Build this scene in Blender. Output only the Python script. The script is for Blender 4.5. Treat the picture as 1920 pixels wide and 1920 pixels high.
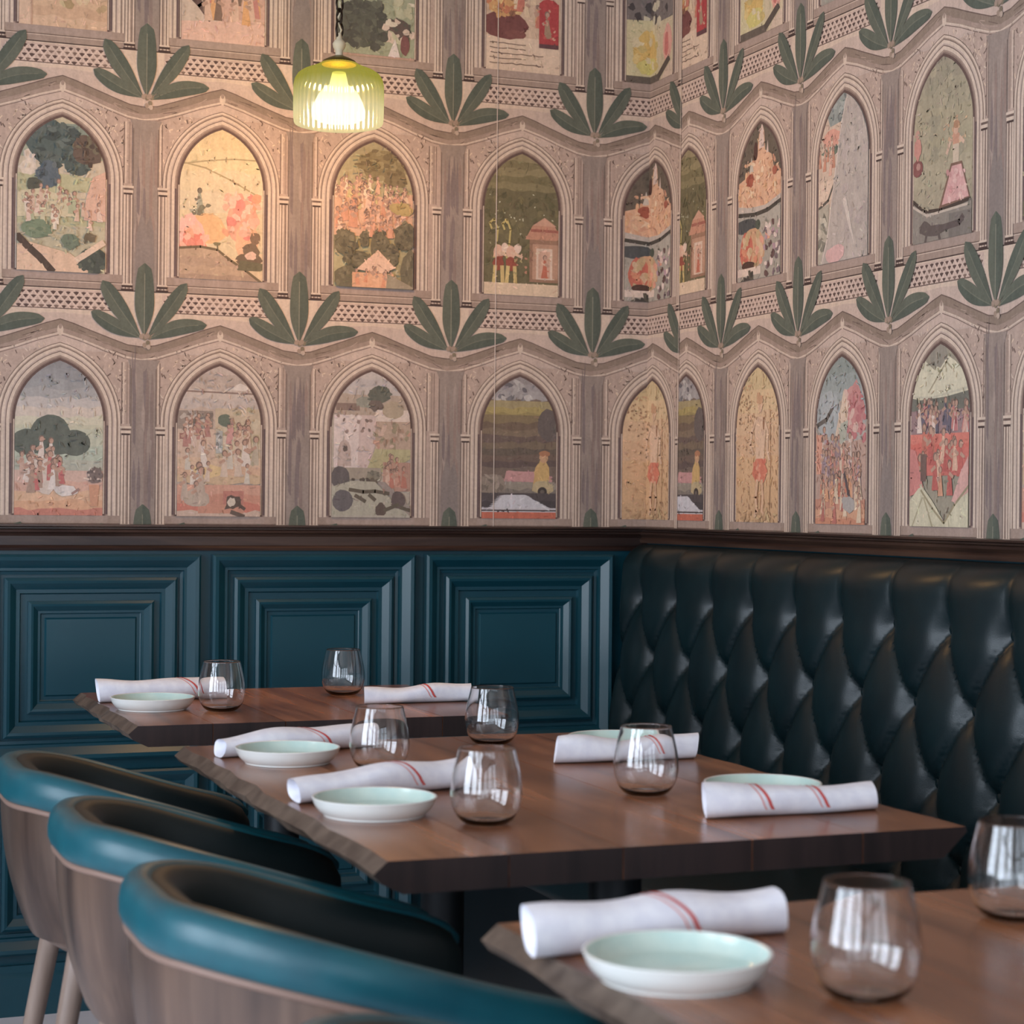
import bpy, bmesh, math, random
from math import sin, cos, pi, radians, sqrt
from mathutils import Vector, Matrix
from mathutils.geometry import tessellate_polygon

# ------------------------------------------------------------------ scene, camera, world, light
scene = bpy.context.scene
for o in list(bpy.data.objects):
    bpy.data.objects.remove(o)
C = scene.collection

CAM_H = 1.14
YAW = radians(21.44)
cam_data = bpy.data.cameras.new('camera')
cam_data.sensor_width = 36.0
cam_data.lens = 3667.0 / 1920.0 * 36.0
cam_data.shift_y = -14.0 / 1920.0
cam_data.clip_start = 0.05
cam_data.dof.use_dof = True
cam_data.dof.focus_distance = 3.9
cam_data.dof.aperture_fstop = 7.5
cam = bpy.data.objects.new('camera', cam_data)
C.objects.link(cam)
cam.matrix_world = (Matrix.Translation((0, 0, CAM_H)) @ Matrix.Rotation(-YAW, 4, 'Z')
                    @ Matrix.Rotation(radians(90), 4, 'X') @ Matrix.Rotation(0.010, 4, 'Z'))
scene.camera = cam

scene.view_settings.view_transform = 'Standard'
scene.view_settings.look = 'None'
scene.view_settings.exposure = 0.0
scene.cycles.max_bounces = 10
scene.view_settings.gamma = 1.0
scene.view_settings.use_curve_mapping = False

world = bpy.data.worlds.new('sky')
scene.world = world
world.use_nodes = True
bg = world.node_tree.nodes['Background']
bg.inputs[0].default_value = (0.62, 0.78, 1.0, 1)
bg.inputs[1].default_value = 1.6

def area_light(name, loc, rot, sx, sy, power, color):
    l = bpy.data.lights.new(name, 'AREA')
    l.shape = 'RECTANGLE'; l.size = sx; l.size_y = sy
    l.energy = power; l.color = color
    o = bpy.data.objects.new(name, l); C.objects.link(o)
    o.location = loc; o.rotation_euler = rot
    return o
# daylight entering through the windows of the left wall and of the wall behind the camera
WIN_L = [(-2.30, -0.90), (-0.50, 0.90), (1.30, 2.70)]                 # y spans in wall_left
WIN_F = [(-2.2, -0.9), (-0.6, 0.7), (1.0, 1.9)]       # x spans in wall_front
WZ0, WZ1 = 0.55, 2.65
XL, XR, YB, YF, ZC = -2.60, 2.10, 4.43, -3.00, 2.95
for i, (a, b) in enumerate(WIN_L):
    area_light('daylight_left', (XL - 0.10, (a + b) / 2, (WZ0 + WZ1) / 2), (0, radians(-90), 0), WZ1 - WZ0, b - a, 99, (0.79, 0.88, 1.0))
for i, (a, b) in enumerate(WIN_F):
    area_light('daylight_front', ((a + b) / 2, YF - 0.10, (WZ0 + WZ1) / 2), (radians(90), 0, 0), b - a, WZ1 - WZ0, 22 * (b - a) / 1.3, (0.84, 0.92, 1.0))

# ------------------------------------------------------------------ helpers
def srgb(r, g=None, b=None):
    if g is None: r, g, b = r
    def f(c):
        c = c / 255.0
        return c / 12.92 if c <= 0.04045 else ((c + 0.055) / 1.055) ** 2.4
    return (f(r), f(g), f(b), 1.0)

def mat(name, color, rough=0.6, spec=0.5, metal=0.0, noise=None, bump=None, coat=0.0, nscale=(1, 1, 1), **kw):
    m = bpy.data.materials.new(name); m.use_nodes = True
    nt = m.node_tree; p = nt.nodes['Principled BSDF']
    p.inputs['Base Color'].default_value = color
    p.inputs['Roughness'].default_value = rough
    p.inputs['Specular IOR Level'].default_value = spec
    p.inputs['Metallic'].default_value = metal
    p.inputs['Coat Weight'].default_value = coat
    p.inputs['Coat Roughness'].default_value = 0.15
    if noise or bump:
        tc = nt.nodes.new('ShaderNodeTexCoord')
        mp = nt.nodes.new('ShaderNodeMapping'); mp.inputs['Scale'].default_value = nscale
        nt.links.new(tc.outputs['Object'], mp.inputs[0])
    if noise:
        sc, c2, detail = noise
        n = nt.nodes.new('ShaderNodeTexNoise'); n.inputs['Scale'].default_value = sc; n.inputs['Detail'].default_value = detail
        nt.links.new(mp.outputs[0], n.inputs[0])
        r = nt.nodes.new('ShaderNodeMapRange'); r.inputs[1].default_value = 0.35; r.inputs[2].default_value = 0.65
        nt.links.new(n.outputs[0], r.inputs[0])
        mx = nt.nodes.new('ShaderNodeMix'); mx.data_type = 'RGBA'
        mx.inputs[6].default_value = color; mx.inputs[7].default_value = c2
        nt.links.new(r.outputs[0], mx.inputs[0]); nt.links.new(mx.outputs[2], p.inputs['Base Color'])
    if bump:
        sc, st = bump
        n2 = nt.nodes.new('ShaderNodeTexNoise'); n2.inputs['Scale'].default_value = sc; n2.inputs['Detail'].default_value = 4
        nt.links.new(mp.outputs[0], n2.inputs[0])
        bn = nt.nodes.new('ShaderNodeBump'); bn.inputs['Strength'].default_value = st; bn.inputs['Distance'].default_value = 0.002
        nt.links.new(n2.outputs[0], bn.inputs['Height']); nt.links.new(bn.outputs[0], p.inputs['Normal'])
    return m

def wood(name, c1, c2, c3, rough=0.3, axis=1, scale=1.0, coat=0.0):
    """long grain along one object axis; every object gets its own shift of the grain and tone"""
    m = bpy.data.materials.new(name); m.use_nodes = True
    nt = m.node_tree; N = nt.nodes; L = nt.links; p = N['Principled BSDF']
    tc = N.new('ShaderNodeTexCoord'); oi = N.new('ShaderNodeObjectInfo')
    add = N.new('ShaderNodeVectorMath'); add.operation = 'MULTIPLY_ADD'
    L.new(tc.outputs['Object'], add.inputs[0]); add.inputs[1].default_value = (1, 1, 1)
    sv = N.new('ShaderNodeVectorMath'); sv.operation = 'SCALE'; sv.inputs[0].default_value = (7, 13, 5); L.new(oi.outputs['Random'], sv.inputs['Scale'])
    L.new(sv.outputs[0], add.inputs[2])
    mp = N.new('ShaderNodeMapping'); s = [14 * scale] * 3; s[axis] = 1.3 * scale
    mp.inputs['Scale'].default_value = s; L.new(add.outputs[0], mp.inputs[0])
    n1 = N.new('ShaderNodeTexNoise'); n1.inputs['Scale'].default_value = 1.0; n1.inputs['Detail'].default_value = 6; n1.inputs['Distortion'].default_value = 1.2
    L.new(mp.outputs[0], n1.inputs[0])
    mp2 = N.new('ShaderNodeMapping'); s2 = [120 * scale] * 3; s2[axis] = 5 * scale; mp2.inputs['Scale'].default_value = s2; L.new(add.outputs[0], mp2.inputs[0])
    n2 = N.new('ShaderNodeTexNoise'); n2.inputs['Scale'].default_value = 1.0; n2.inputs['Detail'].default_value = 3; L.new(mp2.outputs[0], n2.inputs[0])
    mixv = N.new('ShaderNodeMath'); mixv.operation = 'MULTIPLY_ADD'; L.new(n2.outputs[0], mixv.inputs[0]); mixv.inputs[1].default_value = 0.28
    L.new(n1.outputs[0], mixv.inputs[2])
    rp = N.new('ShaderNodeValToRGB'); e = rp.color_ramp.elements
    e[0].position = 0.42; e[0].color = c1; e[1].position = 0.82; e[1].color = c3
    q = e.new(0.60); q.color = c2
    L.new(mixv.outputs[0], rp.inputs[0])
    hs = N.new('ShaderNodeHueSaturation')
    mr = N.new('ShaderNodeMapRange'); mr.inputs[3].default_value = 0.75; mr.inputs[4].default_value = 1.2; L.new(oi.outputs['Random'], mr.inputs[0])
    L.new(mr.outputs[0], hs.inputs['Value']); L.new(rp.outputs[0], hs.inputs['Color'])
    L.new(hs.outputs[0], p.inputs['Base Color'])
    p.inputs['Roughness'].default_value = rough; p.inputs['Coat Weight'].default_value = coat; p.inputs['Coat Roughness'].default_value = 0.2
    bn = N.new('ShaderNodeBump'); bn.inputs['Strength'].default_value = 0.12; bn.inputs['Distance'].default_value = 0.001
    L.new(n2.outputs[0], bn.inputs['Height']); L.new(bn.outputs[0], p.inputs['Normal'])
    return m

def empty(name, loc=(0, 0, 0), rz=0.0, parent=None):
    o = bpy.data.objects.new(name, None); C.objects.link(o)
    o.location = loc; o.rotation_euler = (0, 0, rz); o.empty_display_size = 0.05
    if parent: o.parent = parent
    return o

def tag(o, label=None, cat=None, group=None, kind=None):
    if label: o['label'] = label
    if cat: o['category'] = cat
    if group: o['group'] = group
    if kind: o['kind'] = kind
    return o

def link(name, me, m=None, parent=None, loc=(0, 0, 0), rz=0.0):
    if m is not None and not me.materials: me.materials.append(m)
    o = bpy.data.objects.new(name, me); C.objects.link(o)
    o.location = loc; o.rotation_euler = (0, 0, rz)
    if parent: o.parent = parent
    return o

def mesh(name, verts, faces, smooth=False, angle=None):
    me = bpy.data.meshes.new(name); me.from_pydata([tuple(v) for v in verts], [], faces); me.update()
    bm = bmesh.new(); bm.from_mesh(me); bmesh.ops.recalc_face_normals(bm, faces=bm.faces); bm.to_mesh(me); bm.free()
    if smooth:
        for p in me.polygons: p.use_smooth = True
        if angle:
            try: me.set_sharp_from_angle(angle=radians(angle))
            except Exception: pass
    return me

def box_me(name, x0, x1, y0, y1, z0, z1, bevel=0.0, seg=2):
    bm = bmesh.new()
    bmesh.ops.create_cube(bm, size=1.0)
    for v in bm.verts:
        v.co = ((x0 + x1) / 2 + v.co.x * (x1 - x0), (y0 + y1) / 2 + v.co.y * (y1 - y0), (z0 + z1) / 2 + v.co.z * (z1 - z0))
    if bevel:
        bmesh.ops.bevel(bm, geom=bm.edges[:], offset=bevel, segments=seg, affect='EDGES', profile=0.5)
    me = bpy.data.meshes.new(name); bm.to_mesh(me); bm.free()
    if bevel:
        for p in me.polygons: p.use_smooth = True
        me.set_sharp_from_angle(angle=radians(40))
    return me

def lathe_me(name, prof, n=48, close_bottom=False, close_top=False, rib=None, smooth=True, angle=45):
    """prof: list of (r, z); rib(theta, i) multiplies the radius"""
    V, F = [], []
    for i, (r, z) in enumerate(prof):
        for k in range(n):
            t = 2 * pi * k / n
            rr = r * (rib(t, i) if rib else 1.0)
            V.append((rr * cos(t), rr * sin(t), z))
    for i in range(len(prof) - 1):
        for k in range(n):
            F.append((i * n + k, i * n + (k + 1) % n, (i + 1) * n + (k + 1) % n, (i + 1) * n + k))
    if close_bottom: F.append(tuple(range(n))[::-1])
    if close_top: F.append(tuple((len(prof) - 1) * n + k for k in range(n)))
    return mesh(name, V, F, smooth, angle)

def tube_me(name, pts, radii, n=12, closed=False):
    """round tube through pts"""
    V, F = [], []
    P = [Vector(p) for p in pts]
    if not isinstance(radii, (list, tuple)): radii = [radii] * len(P)
    up = Vector((0.13, 0.21, 0.97))
    for i, p in enumerate(P):
        a = P[i - 1] if (i > 0 or closed) else p
        b = P[(i + 1) % len(P)] if (i < len(P) - 1 or closed) else p
        t = (b - a).normalized()
        s = t.cross(up)
        if s.length < 1e-3: s = t.cross(Vector((1, 0, 0)))
        s.normalize(); w = s.cross(t).normalized()
        for k in range(n):
            q = 2 * pi * k / n
            V.append(p + s * (radii[i] * cos(q)) + w * (radii[i] * sin(q)))
    m_ = len(P)
    for i in range(m_ if closed else m_ - 1):
        j = (i + 1) % m_
        for k in range(n):
            F.append((i * n + k, i * n + (k + 1) % n, j * n + (k + 1) % n, j * n + k))
    if not closed:
        F.append(tuple(range(n))); F.append(tuple((m_ - 1) * n + k for k in range(n)))
    return mesh(name, V, F, True, 50)

# ------------------------------------------------------------------ materials
M = {}
M['teal_paint'] = mat('teal_paint', srgb(20, 66, 78), 0.30, 0.5, noise=(3, srgb(17, 59, 71), 2))
M['leather'] = mat('green_leather', srgb(10, 31, 35), 0.37, 0.40, noise=(9, srgb(8, 25, 29), 3), bump=(420, 0.10))
M['rim_leather'] = mat('teal_leather', srgb(20, 86, 97), 0.36, 0.5, noise=(12, srgb(15, 73, 85), 3), bump=(420, 0.08))
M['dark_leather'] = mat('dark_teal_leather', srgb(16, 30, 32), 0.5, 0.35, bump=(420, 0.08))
M['rail'] = wood('rail_wood', srgb(28, 19, 17), srgb(50, 34, 29), srgb(80, 58, 47), 0.32, 0, 0.8)
M['walnut'] = wood('walnut', srgb(80, 45, 28), srgb(130, 79, 51), srgb(170, 111, 75), 0.27, 1, 0.8, 0.1)
M['ply'] = wood('plywood', srgb(54, 40, 34), srgb(80, 62, 53), srgb(106, 84, 71), 0.32, 2, 0.7)
M['live_edge'] = mat('live_edge', srgb(104, 89, 78), 0.5, 0.4, noise=(25, srgb(72, 59, 51), 4))
M['walnut_end'] = wood('walnut_end_grain', srgb(27, 19, 19), srgb(38, 27, 26), srgb(50, 36, 34), 0.4, 2, 1.2)
M['ply_edge'] = mat('ply_edge', srgb(132, 106, 94), 0.5, 0.4)
M['leg_wood'] = mat('leg_wood', srgb(150, 130, 118), 0.4, 0.4, noise=(30, srgb(126, 106, 94), 3), nscale=(1, 1, 0.15))
M['iron'] = mat('black_iron', srgb(16, 22, 26), 0.45, 0.5, 0.3)
M['napkin'] = mat('napkin_cloth', srgb(240, 240, 247), 0.85, 0.2, noise=(60, srgb(230, 230, 240), 2), bump=(600, 0.25))
M['stripe'] = mat('red_stripe', srgb(206, 92, 88), 0.85, 0.2)
M['stripe_thin'] = mat('pink_stripe', srgb(226, 160, 156), 0.85, 0.2)
M['plate_white'] = mat('plate_white', srgb(228, 228, 224), 0.22, 0.5)
M['plate_green'] = mat('mint_glaze', srgb(200, 216, 206), 0.16, 0.5, noise=(28, srgb(184, 207, 200), 3))
M['floor'] = mat('pale_floor', srgb(222, 222, 230), 0.45, 0.4, noise=(4, srgb(210, 210, 220), 3))
M['plaster'] = mat('plaster', srgb(196, 188, 180), 0.9, 0.2)
M['window_frame'] = mat('window_frame', srgb(30, 46, 52), 0.4, 0.5)
M['brass'] = mat('aged_brass', srgb(112, 98, 40), 0.35, 0.5, 0.8)
M['cord'] = mat('white_cord', srgb(206, 190, 160), 0.6)
M['chain'] = mat('dark_chain', srgb(50, 38, 28), 0.4, 0.5, 0.7)
g = bpy.data.materials.new('clear_glass'); g.use_nodes = True
gp = g.node_tree.nodes['Principled BSDF']
gp.inputs['Base Color'].default_value = (1, 1, 1, 1); gp.inputs['Roughness'].default_value = 0.0
gp.inputs['Transmission Weight'].default_value = 1.0; gp.inputs['IOR'].default_value = 1.5
M['glass'] = g

# wallpaper print: the colours of the printed shapes, with paper grain and a brushed vertical wash
w = bpy.data.materials.new('wallpaper_print'); w.use_nodes = True
nt = w.node_tree; p = nt.nodes['Principled BSDF']
at = nt.nodes.new('ShaderNodeAttribute'); at.attribute_name = 'print'
geo = nt.nodes.new('ShaderNodeNewGeometry')
mpn = nt.nodes.new('ShaderNodeMapping'); mpn.inputs['Scale'].default_value = (70, 70, 16); nt.links.new(geo.outputs['Position'], mpn.inputs[0])
nn = nt.nodes.new('ShaderNodeTexNoise'); nn.inputs['Scale'].default_value = 1; nn.inputs['Detail'].default_value = 5; nt.links.new(mpn.outputs[0], nn.inputs[0])
nr = nt.nodes.new('ShaderNodeMapRange'); nr.inputs[1].default_value = 0.3; nr.inputs[2].default_value = 0.7; nr.inputs[3].default_value = 0.90; nr.inputs[4].default_value = 1.08
nt.links.new(nn.outputs[0], nr.inputs[0])
n3 = nt.nodes.new('ShaderNodeTexNoise'); n3.inputs['Scale'].default_value = 190; n3.inputs['Detail'].default_value = 3; nt.links.new(geo.outputs['Position'], n3.inputs[0])
nr3 = nt.nodes.new('ShaderNodeMapRange'); nr3.inputs[1].default_value = 0.3; nr3.inputs[2].default_value = 0.7; nr3.inputs[3].default_value = 0.92; nr3.inputs[4].default_value = 1.07
nt.links.new(n3.outputs[0], nr3.inputs[0])
mm = nt.nodes.new('ShaderNodeMath'); mm.operation = 'MULTIPLY'; nt.links.new(nr.outputs[0], mm.inputs[0]); nt.links.new(nr3.outputs[0], mm.inputs[1])
vm = nt.nodes.new('ShaderNodeVectorMath'); vm.operation = 'SCALE'; nt.links.new(at.outputs['Color'], vm.inputs[0]); nt.links.new(mm.outputs[0], vm.inputs['Scale'])
nt.links.new(vm.outputs[0], p.inputs['Base Color'])
p.inputs['Roughness'].default_value = 0.8; p.inputs['Specular IOR Level'].default_value = 0.15
M['print'] = w

# ------------------------------------------------------------------ room shell
def struct(name, me, m, loc=(0, 0, 0)):
    return tag(link(name, me, m, None, loc), kind='structure')

floor = struct('floor', box_me('floor', XL - 0.2, XR + 0.2, YF - 0.2, YB + 0.2, -0.1, 0.0), M['floor'])
tag(floor, 'pale grey floor below the chairs', 'floor')
ceiling = struct('ceiling', box_me('ceiling', XL - 0.2, XR + 0.2, YF - 0.2, YB + 0.2, ZC, ZC + 0.1), M['plaster'])
tag(ceiling, 'plain plaster ceiling above the dining room', 'ceiling')
wall_back = struct('wall_back', box_me('wall_back', XL - 0.2, XR, YB, YB + 0.2, 0, ZC), M['teal_paint'])
tag(wall_back, 'back wall with teal panelling below and arcade wallpaper above', 'wall')
wall_right = struct('wall_right', box_me('wall_right', XR, XR + 0.2, YF - 0.2, YB + 0.2, 0, ZC), M['teal_paint'])
tag(wall_right, 'right wall with arcade wallpaper above the tufted banquette', 'wall')

def holed_wall(name, spans, horizontal_axis, fixed0, fixed1, lo, hi):
    """a wall with window openings, built as piers, sills and lintels in one mesh"""
    V, F = [], []
    def bx(a0, a1, z0, z1):
        if horizontal_axis == 'y': x0, x1, y0, y1 = fixed0, fixed1, a0, a1
        else: x0, x1, y0, y1 = a0, a1, fixed0, fixed1
        b = len(V)
        for z in (z0, z1):
            V.extend([(x0, y0, z), (x1, y0, z), (x1, y1, z), (x0, y1, z)])
        F.extend([(b, b + 1, b + 2, b + 3), (b + 4, b + 5, b + 6, b + 7)] + [(b + k, b + (k + 1) % 4, b + 4 + (k + 1) % 4, b + 4 + k) for k in range(4)])
    bx(lo, hi, 0, WZ0); bx(lo, hi, WZ1, ZC)
    e = [lo] + [v for s in spans for v in s] + [hi]
    for a, b in zip(e[0::2], e[1::2]): bx(a, b, WZ0, WZ1)
    return struct(name, mesh(name, V, F), M['plaster'])
wall_left = holed_wall('wall_left', WIN_L, 'y', XL - 0.2, XL, YF - 0.2, YB)
tag(wall_left, 'plain left wall with tall windows, beside the chairs', 'wall')
wall_front = holed_wall('wall_front', WIN_F, 'x', YF - 0.2, YF, XL, XR)
tag(wall_front, 'plain wall with tall windows behind the viewer', 'wall')

wn = 0
def window(span, axis, fixed):
    global wn
    wn += 1
    a, b = span; V, F = [], []
    def bx(a0, a1, z0, z1, t=0.03):
        if axis == 'y': x0, x1, y0, y1 = fixed - t, fixed + t, a0, a1
        else: x0, x1, y0, y1 = a0, a1, fixed - t, fixed + t
        k0 = len(V)
        for z in (z0, z1): V.extend([(x0, y0, z), (x1, y0, z), (x1, y1, z), (x0, y1, z)])
        F.extend([(k0, k0 + 1, k0 + 2, k0 + 3), (k0 + 4, k0 + 5, k0 + 6, k0 + 7)] + [(k0 + k, k0 + (k + 1) % 4, k0 + 4 + (k + 1) % 4, k0 + 4 + k) for k in range(4)])
    bx(a, a + .06, WZ0, WZ1); bx(b - .06, b, WZ0, WZ1); bx(a + .06, b - .06, WZ0, WZ0 + .06); bx(a + .06, b - .06, WZ1 - .06, WZ1)
    n = 3 if b - a > 1.2 else 2
    for k in range(1, n):
        c = a + (b - a) * k / n
        bx(c - .025, c + .025, WZ0 + .06, WZ1 - .06)
    bx(a + .06, b - .06, 2.0, 2.05, 0.029)
    o = struct('window_%d' % wn, mesh('window', V, F), M['window_frame'])
    tag(o, 'tall dark-framed window %s, %s' % ('of the left wall' if axis == 'y' else 'in the wall behind the viewer', ('nearest the back corner', 'in the middle', 'at the far end of it')[(wn - 1) % 3]), 'window')
for s in WIN_L: window(s, 'y', XL - 0.05)
for s in WIN_F: window(s, 'x', YF - 0.05)

def rail(name, length, prof, loc, rz, m, label):
    """moulding run along local +x; prof = (depth towards room, z)"""
    V = []; F = []; n = len(prof)
    for x in (0, length):
        for d, z in prof: V.append((x, -d, z))
    for k in range(n): F.append((k, (k + 1) % n, n + (k + 1) % n, n + k))
    F.append(tuple(range(n))); F.append(tuple(range(n, 2 * n)))
    o = struct(name, mesh(name, V, F), m, loc); o.rotation_euler[2] = rz
    tag(o, label, 'moulding'); return o
rp = [(0, 1.028), (.014, 1.028), (.016, 1.034), (.010, 1.040), (.010, 1.060), (.016, 1.066), (.028, 1.069), (.030, 1.074), (.020, 1.0765), (.020, 1.0795), (.034, 1.082), (.034, 1.086), (0, 1.087)]
rail('trim_1', XR - XL, rp, (XL, YB, 0), 0, M['rail'], 'dark brown wooden chair rail on the back wall above the teal panels')
rail('trim_2', YB - YF, [(0, 1.048), (.020, 1.048), (.022, 1.056), (.016, 1.062), (.028, 1.069), (.030, 1.074), (.020, 1.0765), (.020, 1.0795), (.034, 1.082), (.034, 1.086), (0, 1.087)], (XR, YB, 0), radians(-90), M['rail'], 'dark brown wooden chair rail on the right wall above the banquette')
rail('baseboard_back', XR - XL - 0.16, [(0, 0), (.022, 0), (.022, .085), (.016, .095), (.012, .11), (0, .11)], (XL, YB, 0), 0, M['teal_paint'], 'teal baseboard along the foot of the back wall')

# panelled wainscot: every panel has three mitred mouldings and a raised field
def frame_me(name, w, h, prof):
    V, F = [], []; n = len(prof)
    for sx, sz in ((-1, -1), (1, -1), (1, 1), (-1, 1)):
        for wi, d in prof: V.append((sx * (w / 2 - wi), -d, sz * (h / 2 - wi)))
    for c in range(4):
        c2 = (c + 1) % 4
        for k in range(n - 1): F.append((c * n + k, c2 * n + k, c2 * n + k + 1, c * n + k + 1))
    return mesh(name, V, F)
def panel_set(w, h):
    return [('outer_moulding', frame_me('outer_moulding', w, h, [(0, .0), (0, .026), (.005, .031), (.013, .030), (.030, .015), (.036, .015), (.038, .008), (.045, .007), (.045, 0)])),
            ('middle_moulding', frame_me('middle_moulding', w, h, [(.052, .0), (.052, .018), (.058, .023), (.064, .022), (.078, .010), (.086, .010), (.087, .005), (.090, 0)])),
            ('inner_moulding', frame_me('inner_moulding', w, h, [(.104, .0), (.104, .014), (.110, .019), (.115, .018), (.126, .008), (.131, .008), (.132, .003), (.136, 0)])),
            ('centre_field', mesh('centre_field', [(sx * (w / 2 - q), -d, sz * (h / 2 - q)) for q, d in ((.140, 0), (.145, .006)) for sx, sz in ((-1, -1), (1, -1), (1, 1), (-1, 1))],
                                  [(4, 5, 6, 7)] + [(k, (k + 1) % 4, 4 + (k + 1) % 4, 4 + k) for k in range(4)]))]
PU, PLo = panel_set(.487, .458), panel_set(.487, .40)
for k in range(6):
    cx = 1.757 - .515 * k
    for parts, cz, hh in ((PU, .790, .458), (PLo, .335, .40)):
        pe = link('wall_panel', box_me('wall_panel', -.2435, .2435, -.0015, 0, -hh / 2, hh / 2), M['teal_paint'], wall_back, (cx, YB, cz))
        for nme, me in parts: link(nme, me, M['teal_paint'], pe)

# ------------------------------------------------------------------ wallpaper print
def ink(r, g=None, b=None):
    """picture colour with haze mixed in: a little less saturated and closer to the paper tone"""
    if g is None: r, g, b = r
    l = .3 * r + .59 * g + .11 * b
    f = lambda c, t: (c * .84 + l * .16) * .80 + t * .20  # pale haze tone blended into the print colour
    return srgb(f(r, 196), f(g, 176), f(b, 162))
# Flat print, drawn as layered flat shapes a few hundredths of a millimetre apart.
STEP = 0.000012
class Print:
    def __init__(self, base=0.0):
        self.t = []; self.d = base          # (p0,p1,p2,color,depth)
    def poly(self, pts, col):
        self.d += STEP
        vs = [Vector((x, y, 0)) for x, y in pts]
        for tr in tessellate_polygon([vs]):
            self.t.append((tuple(pts[i] for i in tr), col, self.d))
    def rect(self, x0, y0, x1, y1, col): self.poly([(x0, y0), (x1, y0), (x1, y1), (x0, y1)], col)
    def line(self, pts, wd, col, same=False):
        if not same: self.d += STEP
        for (x0, y0), (x1, y1) in zip(pts, pts[1:]):
            dx, dy = x1 - x0, y1 - y0; l = math.hypot(dx, dy) or 1e-9
            nx, ny = -dy / l * wd / 2, dx / l * wd / 2; ex, ey = dx / l * wd * .2, dy / l * wd * .2
            a, b, c, e = (x0 + nx - ex, y0 + ny - ey), (x1 + nx + ex, y1 + ny + ey), (x1 - nx + ex, y1 - ny + ey), (x0 - nx - ex, y0 - ny - ey)
            self.t.append(((a, b, c), col, self.d)); self.t.append(((a, c, e), col, self.d))
    def tri(self, a, b, c, col): self.t.append(((a, b, c), col, self.d))
    def ell(self, x, y, rx, ry, col, n=14, jit=0.0, rng=None, rot=0.0):
        pts = []
        for k in range(n):
            q = 2 * pi * k / n; j = 1 + (rng.uniform(-jit, jit) if rng else 0)
            ex, ey = rx * cos(q) * j, ry * sin(q) * j
            pts.append((x + ex * cos(rot) - ey * sin(rot), y + ex * sin(rot) + ey * cos(rot)))
        self.poly(pts, col)

def clip_convex(tris, poly):
    """clip triangles to a convex counter-clockwise polygon"""
    out = []
    n = len(poly)
    for pts, col, d in tris:
        P = list(pts)
        for i in range(n):
            ax, ay = poly[i]; bx, by = poly[(i + 1) % n]
            ins = lambda q: (bx - ax) * (q[1] - ay) - (by - ay) * (q[0] - ax)
            R = []
            for j in range(len(P)):
                c, e = P[j], P[(j + 1) % len(P)]
                fc, fe = ins(c), ins(e)
                if fc >= 0: R.append(c)
                if (fc > 0 and fe < 0) or (fc < 0 and fe > 0):
                    t = fc / (fc - fe); R.append((c[0] + (e[0] - c[0]) * t, c[1] + (e[1] - c[1]) * t))
            P = R
            if len(P) < 3: break
        if len(P) >= 3:
            for j in range(1, len(P) - 1): out.append(((P[0], P[j], P[j + 1]), col, d))
    return out

def print_mesh(name, tris):
    V, F, cols = [], [], []
    for pts, col, d in tris:
        b = len(V)
        (x0, y0), (x1, y1), (x2, y2) = pts
        ar = (x1 - x0) * (y2 - y0) - (x2 - x0) * (y1 - y0)
        if abs(ar) < 1e-10: continue
        q = pts if ar > 0 else (pts[0], pts[2], pts[1])
        for x, y in q: V.append((x, -d, y))
        F.append((b, b + 1, b + 2)); cols.append(col)
    me = bpy.data.meshes.new(name); me.from_pydata(V, [], F)
    ca = me.color_attributes.new('print', 'FLOAT_COLOR', 'CORNER')
    flat = []
    for c in cols:
        for _ in range(3): flat.extend(c)
    ca.data.foreach_set('color', flat)
    me.materials.append(M['print']); me.update()
    return me

CW = .365                                  # column period
HW, SPR, APX, BOT = .097, -.186, -.053, -.398
def arch_pts(o=0.0, bottom=BOT, n=12):
    """counter-clockwise outline of a pointed arch grown by o"""
    h = APX - SPR; c = (h * h - HW * HW) / (2 * HW); R = HW + c + o; top = sqrt(R * R - c * c)
    a1 = math.asin(top / R)
    right = [(-c + R * cos(a1 * k / n), SPR + R * sin(a1 * k / n)) for k in range(n + 1)]
    left = [(-x, y) for x, y in reversed(right[:-1])]
    return [(-HW - o, bottom), (HW + o, bottom)] + right + left

S = dict(base=(182, 158, 144), light=(208, 186, 168), pale=(208, 184, 165), mid=(162, 140, 127), dark=(114, 95, 87), deep=(80, 65, 61), eave=(144, 125, 111), pill=(152, 135, 125))
S = {k: srgb(v) for k, v in S.items()}

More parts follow.
